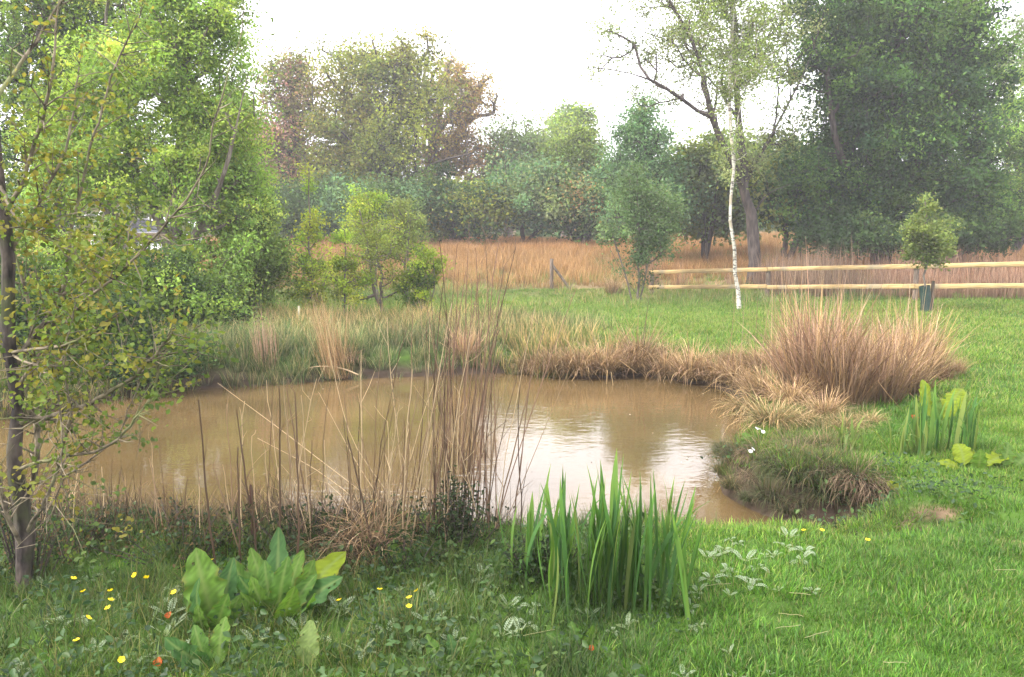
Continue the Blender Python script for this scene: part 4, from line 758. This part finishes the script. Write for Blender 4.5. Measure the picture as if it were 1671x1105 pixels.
# the clumps
def clump(px, py, n, sx, sy, h, lean, label, cols, group=None, r=.0034, side=1.6):
    b = G(px, py); b[2] = max(b[2], WL - .05); root = thing('dead_stalk_clump', label, 'dead stalks', b, group)
    for k in range(n):
        col = np.array(cols[rng.integers(len(cols))]) * rng.uniform(.8, 1.2)
        hh = h * rng.uniform(.55, 1.08); o = obj('stem', stem_mesh(hh, r * rng.uniform(.7, 1.3), rng.normal(lean, .1 if h > .6 else .25), rng.normal(0.03, .06), side, col), root, (rng.normal(0, sx), rng.normal(0, sy), -.03))
        o.rotation_euler = (0, 0, rng.normal(0, .5))
clump(760, 872, 52, .12, .09, 1.5, .05, 'dense clump of tall bare brown stalks left of the iris', [BROWN, MID, (0.15, 0.09, 0.06)])
clump(690, 882, 26, .16, .08, 1.25, .02, 'looser clump of dead stalks left of the dense one', [BROWN, MID, TAN])
clump(540, 888, 26, .28, .08, .85, -.08, 'low clump of dead stalks behind the collapsed straw', [BROWN, MID, TAN])
clump(650, 890, 8, .15, .07, .8, .2, 'few pale stalks leaning right beside the collapsed straw', [TAN, MID])
clump(210, 885, 40, .42, .12, .5, 0, 'short pale broken stems along the near left shore', [TAN, MID, MID, BROWN], r=.003, side=1)
# long pale fallen stems
for i, (a, bb, lab) in enumerate((((355, 625, 4.6), (640, 850, 4.3), 'long pale bent stem leaning left over the water, longest of them'), ((420, 715, 4.5), (600, 840, 4.3), 'pale bent stem leaning left below the longest one'),
                                  ((535, 565, 4.4), (640, 820, 4.3), 'pale stem leaning left with its tip above the far shore'), ((520, 640, 4.4), (625, 830, 4.3), 'short pale stem crossing the dark stalks'),
                                  ((930, 600, 4.6), (800, 700, 4.5), 'thin dark twig leaning right over the water beside the dense stalks'))):
    A, B = P(*a), P(*bb); 
    if i == 4: B = np.array([G(775, 870)[0], G(775, 870)[1], WL])
    pts = smooth_line([B + np.array([0, 0, -.25 if i < 4 else 0]), B, B * .5 + A * .5 + rng.normal(0, .03, 3), A], 14)
    v, q = polytube(pts - B, np.linspace(.0036, .0012, 14), 5, .1); tag(obj('bent_dead_stalk', mesh_np('fallen_stem', v, q, M_stem, np.broadcast_to(np.array(TAN if i < 4 else MID), v.shape)), None, B), lab, 'dead stem', 'bent stems over the water')
# collapsed straw heap
tussock(598, 906, [tussock_mesh(300, .16, .36, .004, .95, 1.2, STRAW + [(0.5, 0.38, 0.24)], (.07, .045, .035), 2.2)], 1.0, 'collapsed heap of pale straw at the near shore between the dead stalks', dz=.1)
tussock(530, 897, [tussock_mesh(380, .16, .42, .004, .7, 1.0, PINK + DEAD[:1], (.06, .04, .03), 2.4)], .9, 'matted reddish dead grass left of the collapsed straw heap')
tussock(600, 918, [tussock_mesh(600, .1, .28, .0045, .5, 1.6, DEAD, (.05, .035, .03), 0.8)], 1.0, 'dark dead tuft below the collapsed straw heap')
# dark leafy bushes at the near shore
def low_bush(px, py, rx, h, n, L, cols, label, twigs=16):
    b = G(px, py); b[2] = max(b[2], WL); root = thing('low_bush', label, 'bush', b)
    tips = np.stack([rng.normal(0, rx * .5, twigs), rng.normal(0, rx * .4, twigs), h * rng.uniform(.5, 1.05, twigs)], 1); V0 = np.zeros((twigs, 3)); V0[:, :2] = tips[:, :2] * .35; V0[:, 2] = -.02
    v, q = tubes(V0, tips, .004, .0015, 5); obj('stems', mesh_np('bush_stems', v, q, M_bark), root)
    f = rng.uniform(.15, 1, n) ** .8; k = rng.integers(0, twigs, n); ctr = V0[k] * (1 - f[:, None]) + tips[k] * f[:, None] + rng.normal(0, .028, (n, 3))
    V, Q, kk = leaf_quads(ctr, L, .5, .9, True); c = np.array(cols)[rng.integers(0, len(cols), n)] * rng.uniform(.7, 1.3, (n, 1))
    obj('crown', mesh_np('bush_crown', V, Q, M_leaf, np.repeat(c, kk, 0)), root)
DK = [(0.022, 0.034, 0.018), (0.032, 0.05, 0.022), (0.05, 0.064, 0.03)]
low_bush(745, 895, .26, .34, 900, .026, DK, 'dark small leaved bush at the foot of the dense stalks', 26)
low_bush(500, 905, .3, .24, 600, .026, DK, 'low dark leafy growth behind the dock leaves', 22)
low_bush(880, 940, .2, .2, 500, .026, DK + WEED, 'dark weedy growth at the left foot of the iris', 18)
low_bush(660, 925, .3, .16, 500, .024, DK + WEED, 'low dark weeds below the dense stalks', 20)
low_bush(300, 905, .4, .2, 700, .024, DK + DEAD[:2], 'dark tangled undergrowth at the near left shore', 26)
low_bush(130, 905, .4, .22, 700, .024, DK + DEAD[:2], 'dark tangled undergrowth beside the near tree trunk', 26)
low_bush(45, 945, .2, .42, 500, .022, DK + DEAD[:1], 'twiggy dark growth wrapped round the foot of the near tree', 34)

# ------------------------------------------------------------------ iris, dock, silverweed, buttercups
def iris_leaf_mesh(h, w, bend, cols):
    n = 9; t = np.linspace(0, 1, n); a = bend * t ** 2.2; z = np.cumsum(np.r_[0, np.cos(a[1:])]) / (n - 1) * h; x = np.cumsum(np.r_[0, np.sin(a[1:])]) / (n - 1) * h
    ww = w * np.clip(np.minimum(.62 + .5 * t, 1.0), 0, 1) * np.clip((1 - t) * 3.2, 0, 1) ** .75; ww[-1] = .0006
    V = np.zeros((n, 3, 3)); V[:, 0] = np.stack([x, -ww / 2, z], 1); V[:, 1] = np.stack([x + .0016 * (1 - t), 0 * ww, z], 1); V[:, 2] = np.stack([x, ww / 2, z], 1)
    V[:, :, 1] += (.012 * np.sin(t * 3 + rng.uniform(0, 6)))[:, None]
    i = np.arange(n - 1)[:, None] * 3; Q = np.concatenate([i + np.array([[0, 1, 4, 3]]), i + np.array([[1, 2, 5, 4]])])
    c = np.array(cols)[None] * (.75 + .35 * t)[:, None] + np.array([.05, .05, .0]) * ((t > .93) * 1.0)[:, None] + np.array([.05, .06, .02]) * np.clip(1 - t * 5, 0, 1)[:, None]
    return mesh_np('iris_leaf', V.reshape(-1, 3), Q, M_lush, np.repeat(c, 3, 0), True)
IR = [(0.065, 0.15, 0.04), (0.085, 0.18, 0.042), (0.052, 0.12, 0.04), (0.11, 0.2, 0.045)]
IRL = [iris_leaf_mesh(1.0, .034 + .004 * (i % 4), b, (IR + [(0.13, 0.175, 0.05)])[4 if i == 9 else i % 4]) for i, b in enumerate((0.02, .12, .22, .35, .08, .5, .18, .05, 1.1, .28, .15, .1, .04, .2))]
IRP = [iris_leaf_mesh(1.0, .05, b, ((0.17, 0.22, 0.06), (0.13, 0.19, 0.06))[i % 2]) for i, b in enumerate((.1, .3, .6, 1.7))]
def iris(px, py, n, sx, sy, h, label, kinds, spread=.16):
    b = G(px, py); root = thing('iris_clump', label, 'iris plant', b)
    for k in range(n):
        dx, dy = rng.uniform(-1, 1) * sx, rng.normal(0, sy * .5); o = obj('leaf', kinds[rng.integers(len(kinds))], root, (dx, dy, gz(b[0] + dx, b[1] + dy) - b[2] - .02))
        s = h * rng.uniform(.62, 1.12) * (1 - .18 * (dx / sx) ** 2); o.scale = (s, s * rng.uniform(.75, 1.1) * .75 / max(.4, h), s)
        o.rotation_euler = (rng.normal(0, .07), rng.normal(dx / sx * .1, spread * .6), rng.choice([0, math.pi]) + rng.normal(0, .55)); 
iris(1005, 985, 135, .3, .2, .59, 'big clump of tall green iris leaves at the near shore', IRL)
iris(882, 950, 24, .14, .12, .5, 'smaller iris clump at the left side of the big one', IRL)
iris(1535, 738, 60, .27, .2, .5, 'iris clump on the right bank beside the orange leaf', IRL + IRP[:1])
iris(1475, 745, 16, .15, .06, .36, 'pale sparse iris leaves left of the right bank clump', IRP, .3)
iris(1395, 738, 12, .12, .06, .36, 'pale yellowing iris leaves at the edge of the dark tussocks', IRP, .3)
def dock_mesh(L, W, bend, cup, col, seed=0):
    n, m = 26, 9; t = np.linspace(0, 1, n); u = np.linspace(-1, 1, m); a = bend * t ** 1.5
    pet = .14; tt = np.clip((t - pet) / (1 - pet), 0, 1); half = W / 2 * np.where(t < pet, .05, np.sin(math.pi * np.clip(tt, 0, 1) ** .8) ** .55 * (1 - .15 * tt)); half[-1] = .002
    half = half * (1 + .09 * np.sin(t * 31 + rng.uniform(0, 6)) + .06 * rng.standard_normal(n))
    y = np.cumsum(np.r_[0, np.cos(a[1:])]) / (n - 1) * L; z = np.cumsum(np.r_[0, -np.sin(a[1:])]) / (n - 1) * L
    ph = rng.uniform(0, 6, 3); hw = (half / (W / 2))[:, None]; uu = np.broadcast_to(u[None], (n, m)); edge = np.where(u > 0, np.sin(t * 24 + ph[0])[:, None], np.sin(t * 27 + ph[1])[:, None]) * uu ** 2
    vein = np.cos((t[:, None] - .22 * np.abs(uu)) * 58)
    V = np.zeros((n, m, 3)); V[:, :, 0] = half[:, None] * u[None] + .03 * L * np.sin(t * 3 + ph[2])[:, None] * t[:, None]; V[:, :, 1] = y[:, None]
    V[:, :, 2] = z[:, None] + hw * (cup * W / 2 * np.abs(uu) ** 1.3 + .09 * W * edge + .012 * W * vein * (np.abs(uu) < .95))
    i = (np.arange(n - 1)[:, None] * m + np.arange(m - 1)[None]).reshape(-1, 1); Q = i + np.array([[0, 1, m + 1, m]])
    r_, c_ = np.divmod(np.arange(len(Q)), m - 1); gone = (r_ > 5) & (((rng.uniform(0, 1, len(Q)) < .05) & ((c_ == 0) | (c_ == m - 2))) | ((rng.uniform(0, 1, len(Q)) < .012) & (c_ != m // 2) & (c_ != m // 2 - 1))); Q = Q[~gone]
    c = np.array(col)[None, None] * (1 + .16 * vein[..., None] * (np.abs(uu) > .1)[..., None]) * (1 + .12 * rng.standard_normal((n, m, 1)))
    c[:, m // 2] = c[:, m // 2] * .45 + np.array([.16, .21, .07]) * .55
    br = np.clip((np.abs(uu) - .8) * 4, 0, 1)[..., None] * (rng.uniform(0, 1, (n, 1, 1)) < .25); c = c * (1 - .6 * br) + np.array([.16, .1, .03]) * .6 * br
    return mesh_np('dock_leaf', V.reshape(-1, 3), Q, M_lush, c.reshape(-1, 3).clip(.01, .5), True)
def dock(px, py, label, leaves):
    """leaves: (base dx px, dy px, tip dx px, dy px, depth shift of tip, width/length, colour)"""
    b = G(px, py); root = thing('dock_plant', label, 'dock plant', b)
    for (bx, by, tx, ty, dd, wl_, col) in leaves:
        A = P(px + bx, py + by, b[1]); T = P(px + tx, py + ty, b[1] + dd); v = T - A; L = np.linalg.norm(v)
        o = obj('leaf', dock_mesh(L * 1.06, L * wl_, rng.uniform(.2, 1.1), rng.uniform(-.1, .3), col), root)
        ey = v / L; side = np.array([1, .25 * rng.normal(), .35 * rng.normal()]); ez = unit(np.cross(side - ey * (side @ ey), ey)[None])[0]
        if ez[1] > 0 and rng.uniform() < .7: ez = -ez
        ex = np.cross(ey, ez)
        o.matrix_local = Matrix(np.vstack([np.hstack([np.stack([ex, ey, ez], 1), (A - b)[:, None]]), [0, 0, 0, 1]]).tolist())
g_, l_, y_, d_ = (0.06, 0.125, 0.022), (0.08, 0.15, 0.024), (0.15, 0.2, 0.014), (0.045, 0.105, 0.03)
dock(352, 1030, 'dock plant with upright leaves left of the bigger dock', [(0, 0, -33, -128, .05, .52, l_), (5, -5, 15, -95, .1, .38, g_), (5, 10, 3, -40, -.15, .36, g_), (-8, 10, -60, -65, -.05, .42, d_), (12, 0, 40, -50, 0, .42, l_), (-6, 0, -62, -100, .1, .4, g_), (4, 0, 30, -115, .12, .32, d_), (-4, 8, -45, -20, -.1, .45, l_)])
dock(450, 1010, 'biggest dock plant with broad leaves in front of the dead stalks', [(0, 0, 15, -110, .1, .42, d_), (5, 0, -5, -150, .2, .26, d_), (10, -2, 40, -108, .1, .32, l_), (20, -5, 105, -112, .15, .42, y_), (-5, 0, -62, -60, -.05, .5, d_), (-3, 8, -40, -50, -.1, .36, l_), (4, 6, 10, -75, -.1, .34, g_), (10, 6, 48, -62, -.05, .36, g_), (14, 6, 90, -72, 0, .4, d_), (-2, 2, -20, -90, .05, .4, g_), (8, 8, 28, -30, -.15, .4, l_), (-6, 4, -75, -95, .1, .34, g_), (6, 2, 70, -85, .05, .36, l_), (0, 6, -55, -25, -.12, .4, l_), (12, 8, 75, -25, -.1, .4, g_), (-4, 0, -35, -120, .15, .3, l_)])
dock(358, 1090, 'dock plant at the bottom edge with one tall narrow leaf', [(0, 5, 0, -82, .05, .4, l_), (-10, 10, -50, -60, 0, .4, g_), (25, 10, 40, -25, 0, .5, g_), (-5, 5, -90, -40, -.05, .42, d_)])
dock(505, 1100, 'single pale wavy dock leaf standing in the bottom grass', [(0, -2, -4, -88, .06, .46, (0.12, 0.17, 0.05))])
dock(645, 925, 'single green dock leaf beside the collapsed straw', [(5, 0, -6, -42, .05, .6, l_)])
dock(945, 1060, 'low dock plant in the grass in front of the iris', [(0, 0, -10, -45, .05, .5, g_), (5, 0, 25, -35, 0, .5, l_), (-5, 0, -50, -25, 0, .5, g_)])
dock(740, 1085, 'small dark dock plant at the middle of the bottom edge', [(0, 0, -5, -50, .05, .45, d_), (5, 0, 40, -45, 0, .45, g_), (-5, 5, -50, -40, 0, .45, g_), (5, 5, 75, -20, 0, .45, l_)])
dock(1590, 765, 'yellow green dock plant at the right edge of the bank', [(-15, 0, -25, -50, .1, .62, y_), (0, 0, 16, -36, .1, .6, y_), (10, 0, 50, -34, .1, .5, y_), (45, 0, 62, -44, .1, .55, l_), (-20, 2, -50, -18, 0, .55, y_), (5, 5, 10, -22, -.1, .6, l_), (60, 2, 95, -30, .1, .5, l_)])
dock(1530, 690, 'dock leaves rising over the right bank iris', [(-5, 0, -22, -68, .1, .38, y_), (5, 0, 46, -70, .1, .36, y_), (0, 0, 2, -50, 0, .36, l_), (-30, 0, -38, -35, 0, .5, g_)])
dock(1225, 735, 'bright green dock leaf on the dark tussocks by the water', [(0, 0, -6, -32, .05, .8, l_), (3, 0, 12, -28, .05, .7, l_)])
dock(1475, 800, 'flat yellow green dock leaves on the inlet bank', [(0, 0, -28, -12, .05, .6, y_), (5, 0, 30, -10, .05, .6, l_)])
dock(1355, 935, 'small dock plant in the lawn', [(0, 0, -20, -18, .05, .7, l_), (5, 0, 22, -16, .05, .7, g_), (0, 2, -30, 2, -.05, .6, g_)])
# orange withered leaves
for px, py, h, s, lab in ((1490, 735, .22, .07, 'orange withered leaf among the right bank iris'), (275, 1030, .05, .035, 'orange withered leaf in the grass near the left dock'), (258, 1103, .03, .045, 'red orange withered leaf at the bottom edge'), (965, 1072, .02, .03, 'rusty withered leaf in the grass below the iris')):
    b = G(px, py); me = dock_mesh(s, s * .75, 1.3, .8, (0.5, 0.16, 0.03) if 'red' not in lab else (0.42, .09, .025)); o = tag(obj('withered_leaf', me, None, b + np.array([0, 0, h])), lab, 'leaf'); o.rotation_euler = (R(70), 0, rng.uniform(-.4, .4))
# silverweed leaves
def silver_mesh(L, bend):
    n = 11; t = np.linspace(0, 1, n); a = bend * t ** 1.4 + .75; x = np.cumsum(np.r_[0, np.sin(a[1:])]) / (n - 1) * L; z = np.cumsum(np.r_[0, np.cos(a[1:])]) / (n - 1) * L
    pts = np.stack([x, 0 * x, z], 1); v, q = polytube(pts, np.linspace(.0013, .0006, n), 4); parts = [(v, q, (.3, .34, .2))]
    for i in range(3, n):
        for s in (-1, 1):
            l = L * .2 * math.sin(math.pi * (.25 + .7 * (i - 3) / (n - 4))) + .003; d = np.array([.45 * math.sin(a[i]), s, .45 * math.cos(a[i]) + .15]); d /= np.linalg.norm(d); w = np.array([math.sin(a[i]), 0, math.cos(a[i])]) * l * .22
            p0 = pts[i]; V = np.array([p0, p0 + d * l * .5 + w, p0 + d * l, p0 + d * l * .5 - w]); parts.append((V, np.array([[0, 1, 2, 3]]), np.array((.3, .37, .25)) * rng.uniform(.75, 1.15)))
    V, Q, c = join(parts); ro = []
    for k in range(4):                  # a rosette of feathered leaves
        g = k * 1.57 + rng.uniform(-.5, .5); f = rng.uniform(.6, 1.15); cg, sg = math.cos(g) * f, math.sin(g) * f
        ro.append((V @ np.array([[cg, sg, 0], [-sg, cg, 0], [0, 0, f]]), Q, c))
    V, Q, c = join(ro); return mesh_np('silverweed', V, Q, M_leaf, c)
SW = [silver_mesh(.075, b) for b in (.5, .9, 1.3, 1.9, .3, 1.6)]
sil = [(650, 960), (690, 955), (455, 985), (470, 1000), (610, 1020), (630, 1030), (700, 1010), (710, 990), (790, 940), (800, 955), (785, 930), (850, 1025), (840, 1030), (860, 1015), (820, 1030), (745, 960), (250, 1065), (245, 1050), (95, 1010), (75, 950), (280, 955), (290, 965), (270, 980), (275, 1000), (145, 940), (190, 970), (205, 1040), (35, 1085), (215, 1075), (540, 985), (555, 990), (560, 995), (530, 975),
       (1135, 970), (1140, 960), (1125, 985), (1190, 965), (1030, 1010), (1000, 1025), (1025, 1020), (1130, 1020), (1140, 1015), (1190, 1060), (1255, 1095), (1200, 1100), (1115, 1100), (830, 985), (870, 985), (690, 1040), (680, 1055), (600, 1060), (1215, 910), (1235, 920), (1250, 900), (1180, 890), (1205, 880), (1165, 900), (1185, 925), (1280, 885), (1225, 950), (1160, 940), (330, 1070), (520, 1040), (1010, 965), (960, 1000)]
sil += [(rng.uniform(20, 860), rng.uniform(955, 1095)) for _ in range(22)] + [(rng.uniform(1130, 1330), rng.uniform(870, 960)) for _ in range(12)]
for px, py in sil:
    b = G(px, py + 14); o = tag(obj('silverweed', SW[rng.integers(6)], None, b + np.array([0, 0, .015])), 'small silvery rosette of feathered leaves growing in the foreground grass', 'silverweed', 'silvery feathered leaves in the foreground'); s = rng.uniform(.5, 1.1); o.scale = (s,) * 3; o.rotation_euler = (0, rng.normal(0, .25), rng.uniform(0, 6.28))
# buttercups
def flower_mesh(r, col, n=5, cup=.5):
    parts = []
    for k in range(n):
        a = 2 * math.pi * k / n; u = np.array([math.cos(a), math.sin(a), 0]); s = np.array([-math.sin(a), math.cos(a), 0]); up = np.array([0, 0, 1])
        V = np.array([u * .05 * r - s * .1 * r, u * .05 * r + s * .1 * r, u * .65 * r + s * .5 * r + up * cup * r * .45, u * .65 * r - s * .5 * r + up * cup * r * .45, u * r + s * .32 * r + up * cup * r, u * r - s * .32 * r + up * cup * r]); parts.append((V, np.array([[0, 1, 2, 3], [3, 2, 4, 5]]), col))
    V, Q, c = join(parts); return mesh_np('flower', V, Q, M_petal, c)
FL = flower_mesh(.012, (0.8, 0.62, 0.01)); FW = flower_mesh(.012, (0.75, 0.75, 0.72), 6, .1)
def flower(px, py, h, fl, label, group, name='buttercup', cat='buttercup'):
    T0 = G(px, py + h / 3.2 * F * .92); root = thing(name, label, cat, T0, group); x = rng.normal(0, .012)
    v, q = polytube([[0, 0, -.01], [x * .3, 0, h * .5], [x, 0, h]], [.0014, .0012, .001], 5); obj('stem', mesh_np('flower_stem', v, q, M_lush, np.broadcast_to(np.array((.06, .1, .03)), v.shape), True), root)
    o = obj('flower_head', fl, root, (x, 0, h)); o.rotation_euler = (rng.normal(.3, .3), rng.normal(0, .3), rng.uniform(0, 6)); return root
bci = ((142, 968), (185, 966), (168, 995), (150, 1015), (128, 1055), (196, 1085), (185, 982), (242, 942), (282, 968), (353, 911), (225, 938), (125, 945), (615, 963), (675, 965), (668, 993), (672, 978), (555, 982))
for (px, py), lab in zip(bci, rows(bci, (), lambda r, o: 'small yellow buttercup in the near left grass, %s from the left' % o)):
    flower(px, py, rng.uniform(.1, .16), FL, lab, 'buttercups in the near left grass')
for px, py, lab in ((1308, 862, 'yellow buttercup at the lawn edge by the inlet, left of two'), (1340, 862, 'yellow buttercup at the lawn edge by the inlet, right of two')): flower(px, py, .05, FL, lab, None)
flower(1404, 876, .11, FL, 'yellow budded flower on a tall stem alone in the lawn', None, 'dandelion', 'flower')
for px, py, lab in ((1240, 706, 'small white flower beside the bright dock leaf, upper one'), (1222, 742, 'small white flower below the bright dock leaf')): 
    b = G(px, py + 22); r_ = thing('white_flower', lab, 'flower', b); v, q = polytube([[0, 0, -.02], [0, 0, .14]], [.002, .0015], 5); obj('stem', mesh_np('flower_stem', v, q, M_lush, np.broadcast_to(np.array((.06, .1, .03)), v.shape), True), r_)
    for k in range(3): o = obj('flower_head', FW, r_, (rng.normal(0, .025), rng.normal(0, .02), .14 + rng.normal(0, .012))); o.scale = (1.3,) * 3; o.rotation_euler = (.7, 0, k)
# straw litter on the lawn, fallen branch
sti = ((1330, 1053), (1460, 1100), (1290, 1020), (1170, 970), (1640, 945), (1305, 985), (1285, 1040), (880, 1050))
for (px, py), lab in zip(sti, rows(sti, (), lambda r, o: 'pale dry grass stem lying on the foreground lawn, %s from the left' % o)):
    b = G(px, py); n = 5; l = rng.uniform(.05, .14); t = np.linspace(-.5, .5, n)[:, None]; a = rng.uniform(-.5, .5); pts = t * l * np.array([math.cos(a), math.sin(a), 0]) + np.array([0, 0, .045]) + rng.normal(0, .0012, (n, 3))
    v, q = polytube(pts, .0011, 4); tag(obj('dry_grass_stem', mesh_np('straw_bit', v, q, M_straw, np.broadcast_to(np.array((.36, .34, .18)), v.shape)), None, b), lab, 'dry stem', 'dry stems lying on the lawn')
b = G(545, 618); b[2] = WL
v = [P(x, y, b[1] - .05) for x, y in ((585, 612), (560, 602), (530, 598), (505, 600), (485, 610))]; pv, pq = polytube(smooth_line(v, 12) - b, np.linspace(.012, .004, 12), 6, .1); parts = [(pv, pq, TAN)]
for (x0, y0), (x1, y1) in (((530, 598), (518, 625)), ((510, 600), (497, 622)), ((548, 600), (555, 622))):
    pv, pq = polytube(np.array([P(x0, y0, b[1] - .05), P(x1, y1, b[1] - .15)]) - b, [.006, .003], 5); parts.append((pv, pq, TAN))
V, Q, c = join(parts); tag(obj('fallen_branch', mesh_np('fallen_branch', V, Q, M_stem, c), None, b), 'pale arched dead branch dipping into the water at the far left shore', 'branch')

# ------------------------------------------------------------------ haze volume added to imitate the pale veil of lens flare
def haze():
    V, Q = box((0, 88, 10.5), 165, 120, 13.5)
    m = bpy.data.materials.new('flare_haze'); m.use_nodes = True; n = m.node_tree.nodes; n.remove(n['Principled BSDF'])
    pv = n.new('ShaderNodeVolumePrincipled'); pv.inputs['Color'].default_value = (0.96, 0.96, 1.0, 1); pv.inputs['Density'].default_value = 0.002; pv.inputs['Anisotropy'].default_value = 0.2
    m.node_tree.links.new(pv.outputs[0], n['Material Output'].inputs['Volume'])
    bm_v = [(-165, -40, -2.2), (165, -40, -2.2), (165, 215, -2.2), (-165, 215, -2.2), (-165, -40, 24), (165, -40, 24), (165, 215, 24), (-165, 215, 24)]
    o = obj('haze', mesh_np('haze', np.array(bm_v), np.array([[3, 2, 1, 0], [4, 5, 6, 7], [0, 1, 5, 4], [1, 2, 6, 5], [2, 3, 7, 6], [3, 0, 4, 7]]), m)); tag(o, 'thin pale haze added over the field in place of lens flare', 'haze', kind='stuff')
haze()
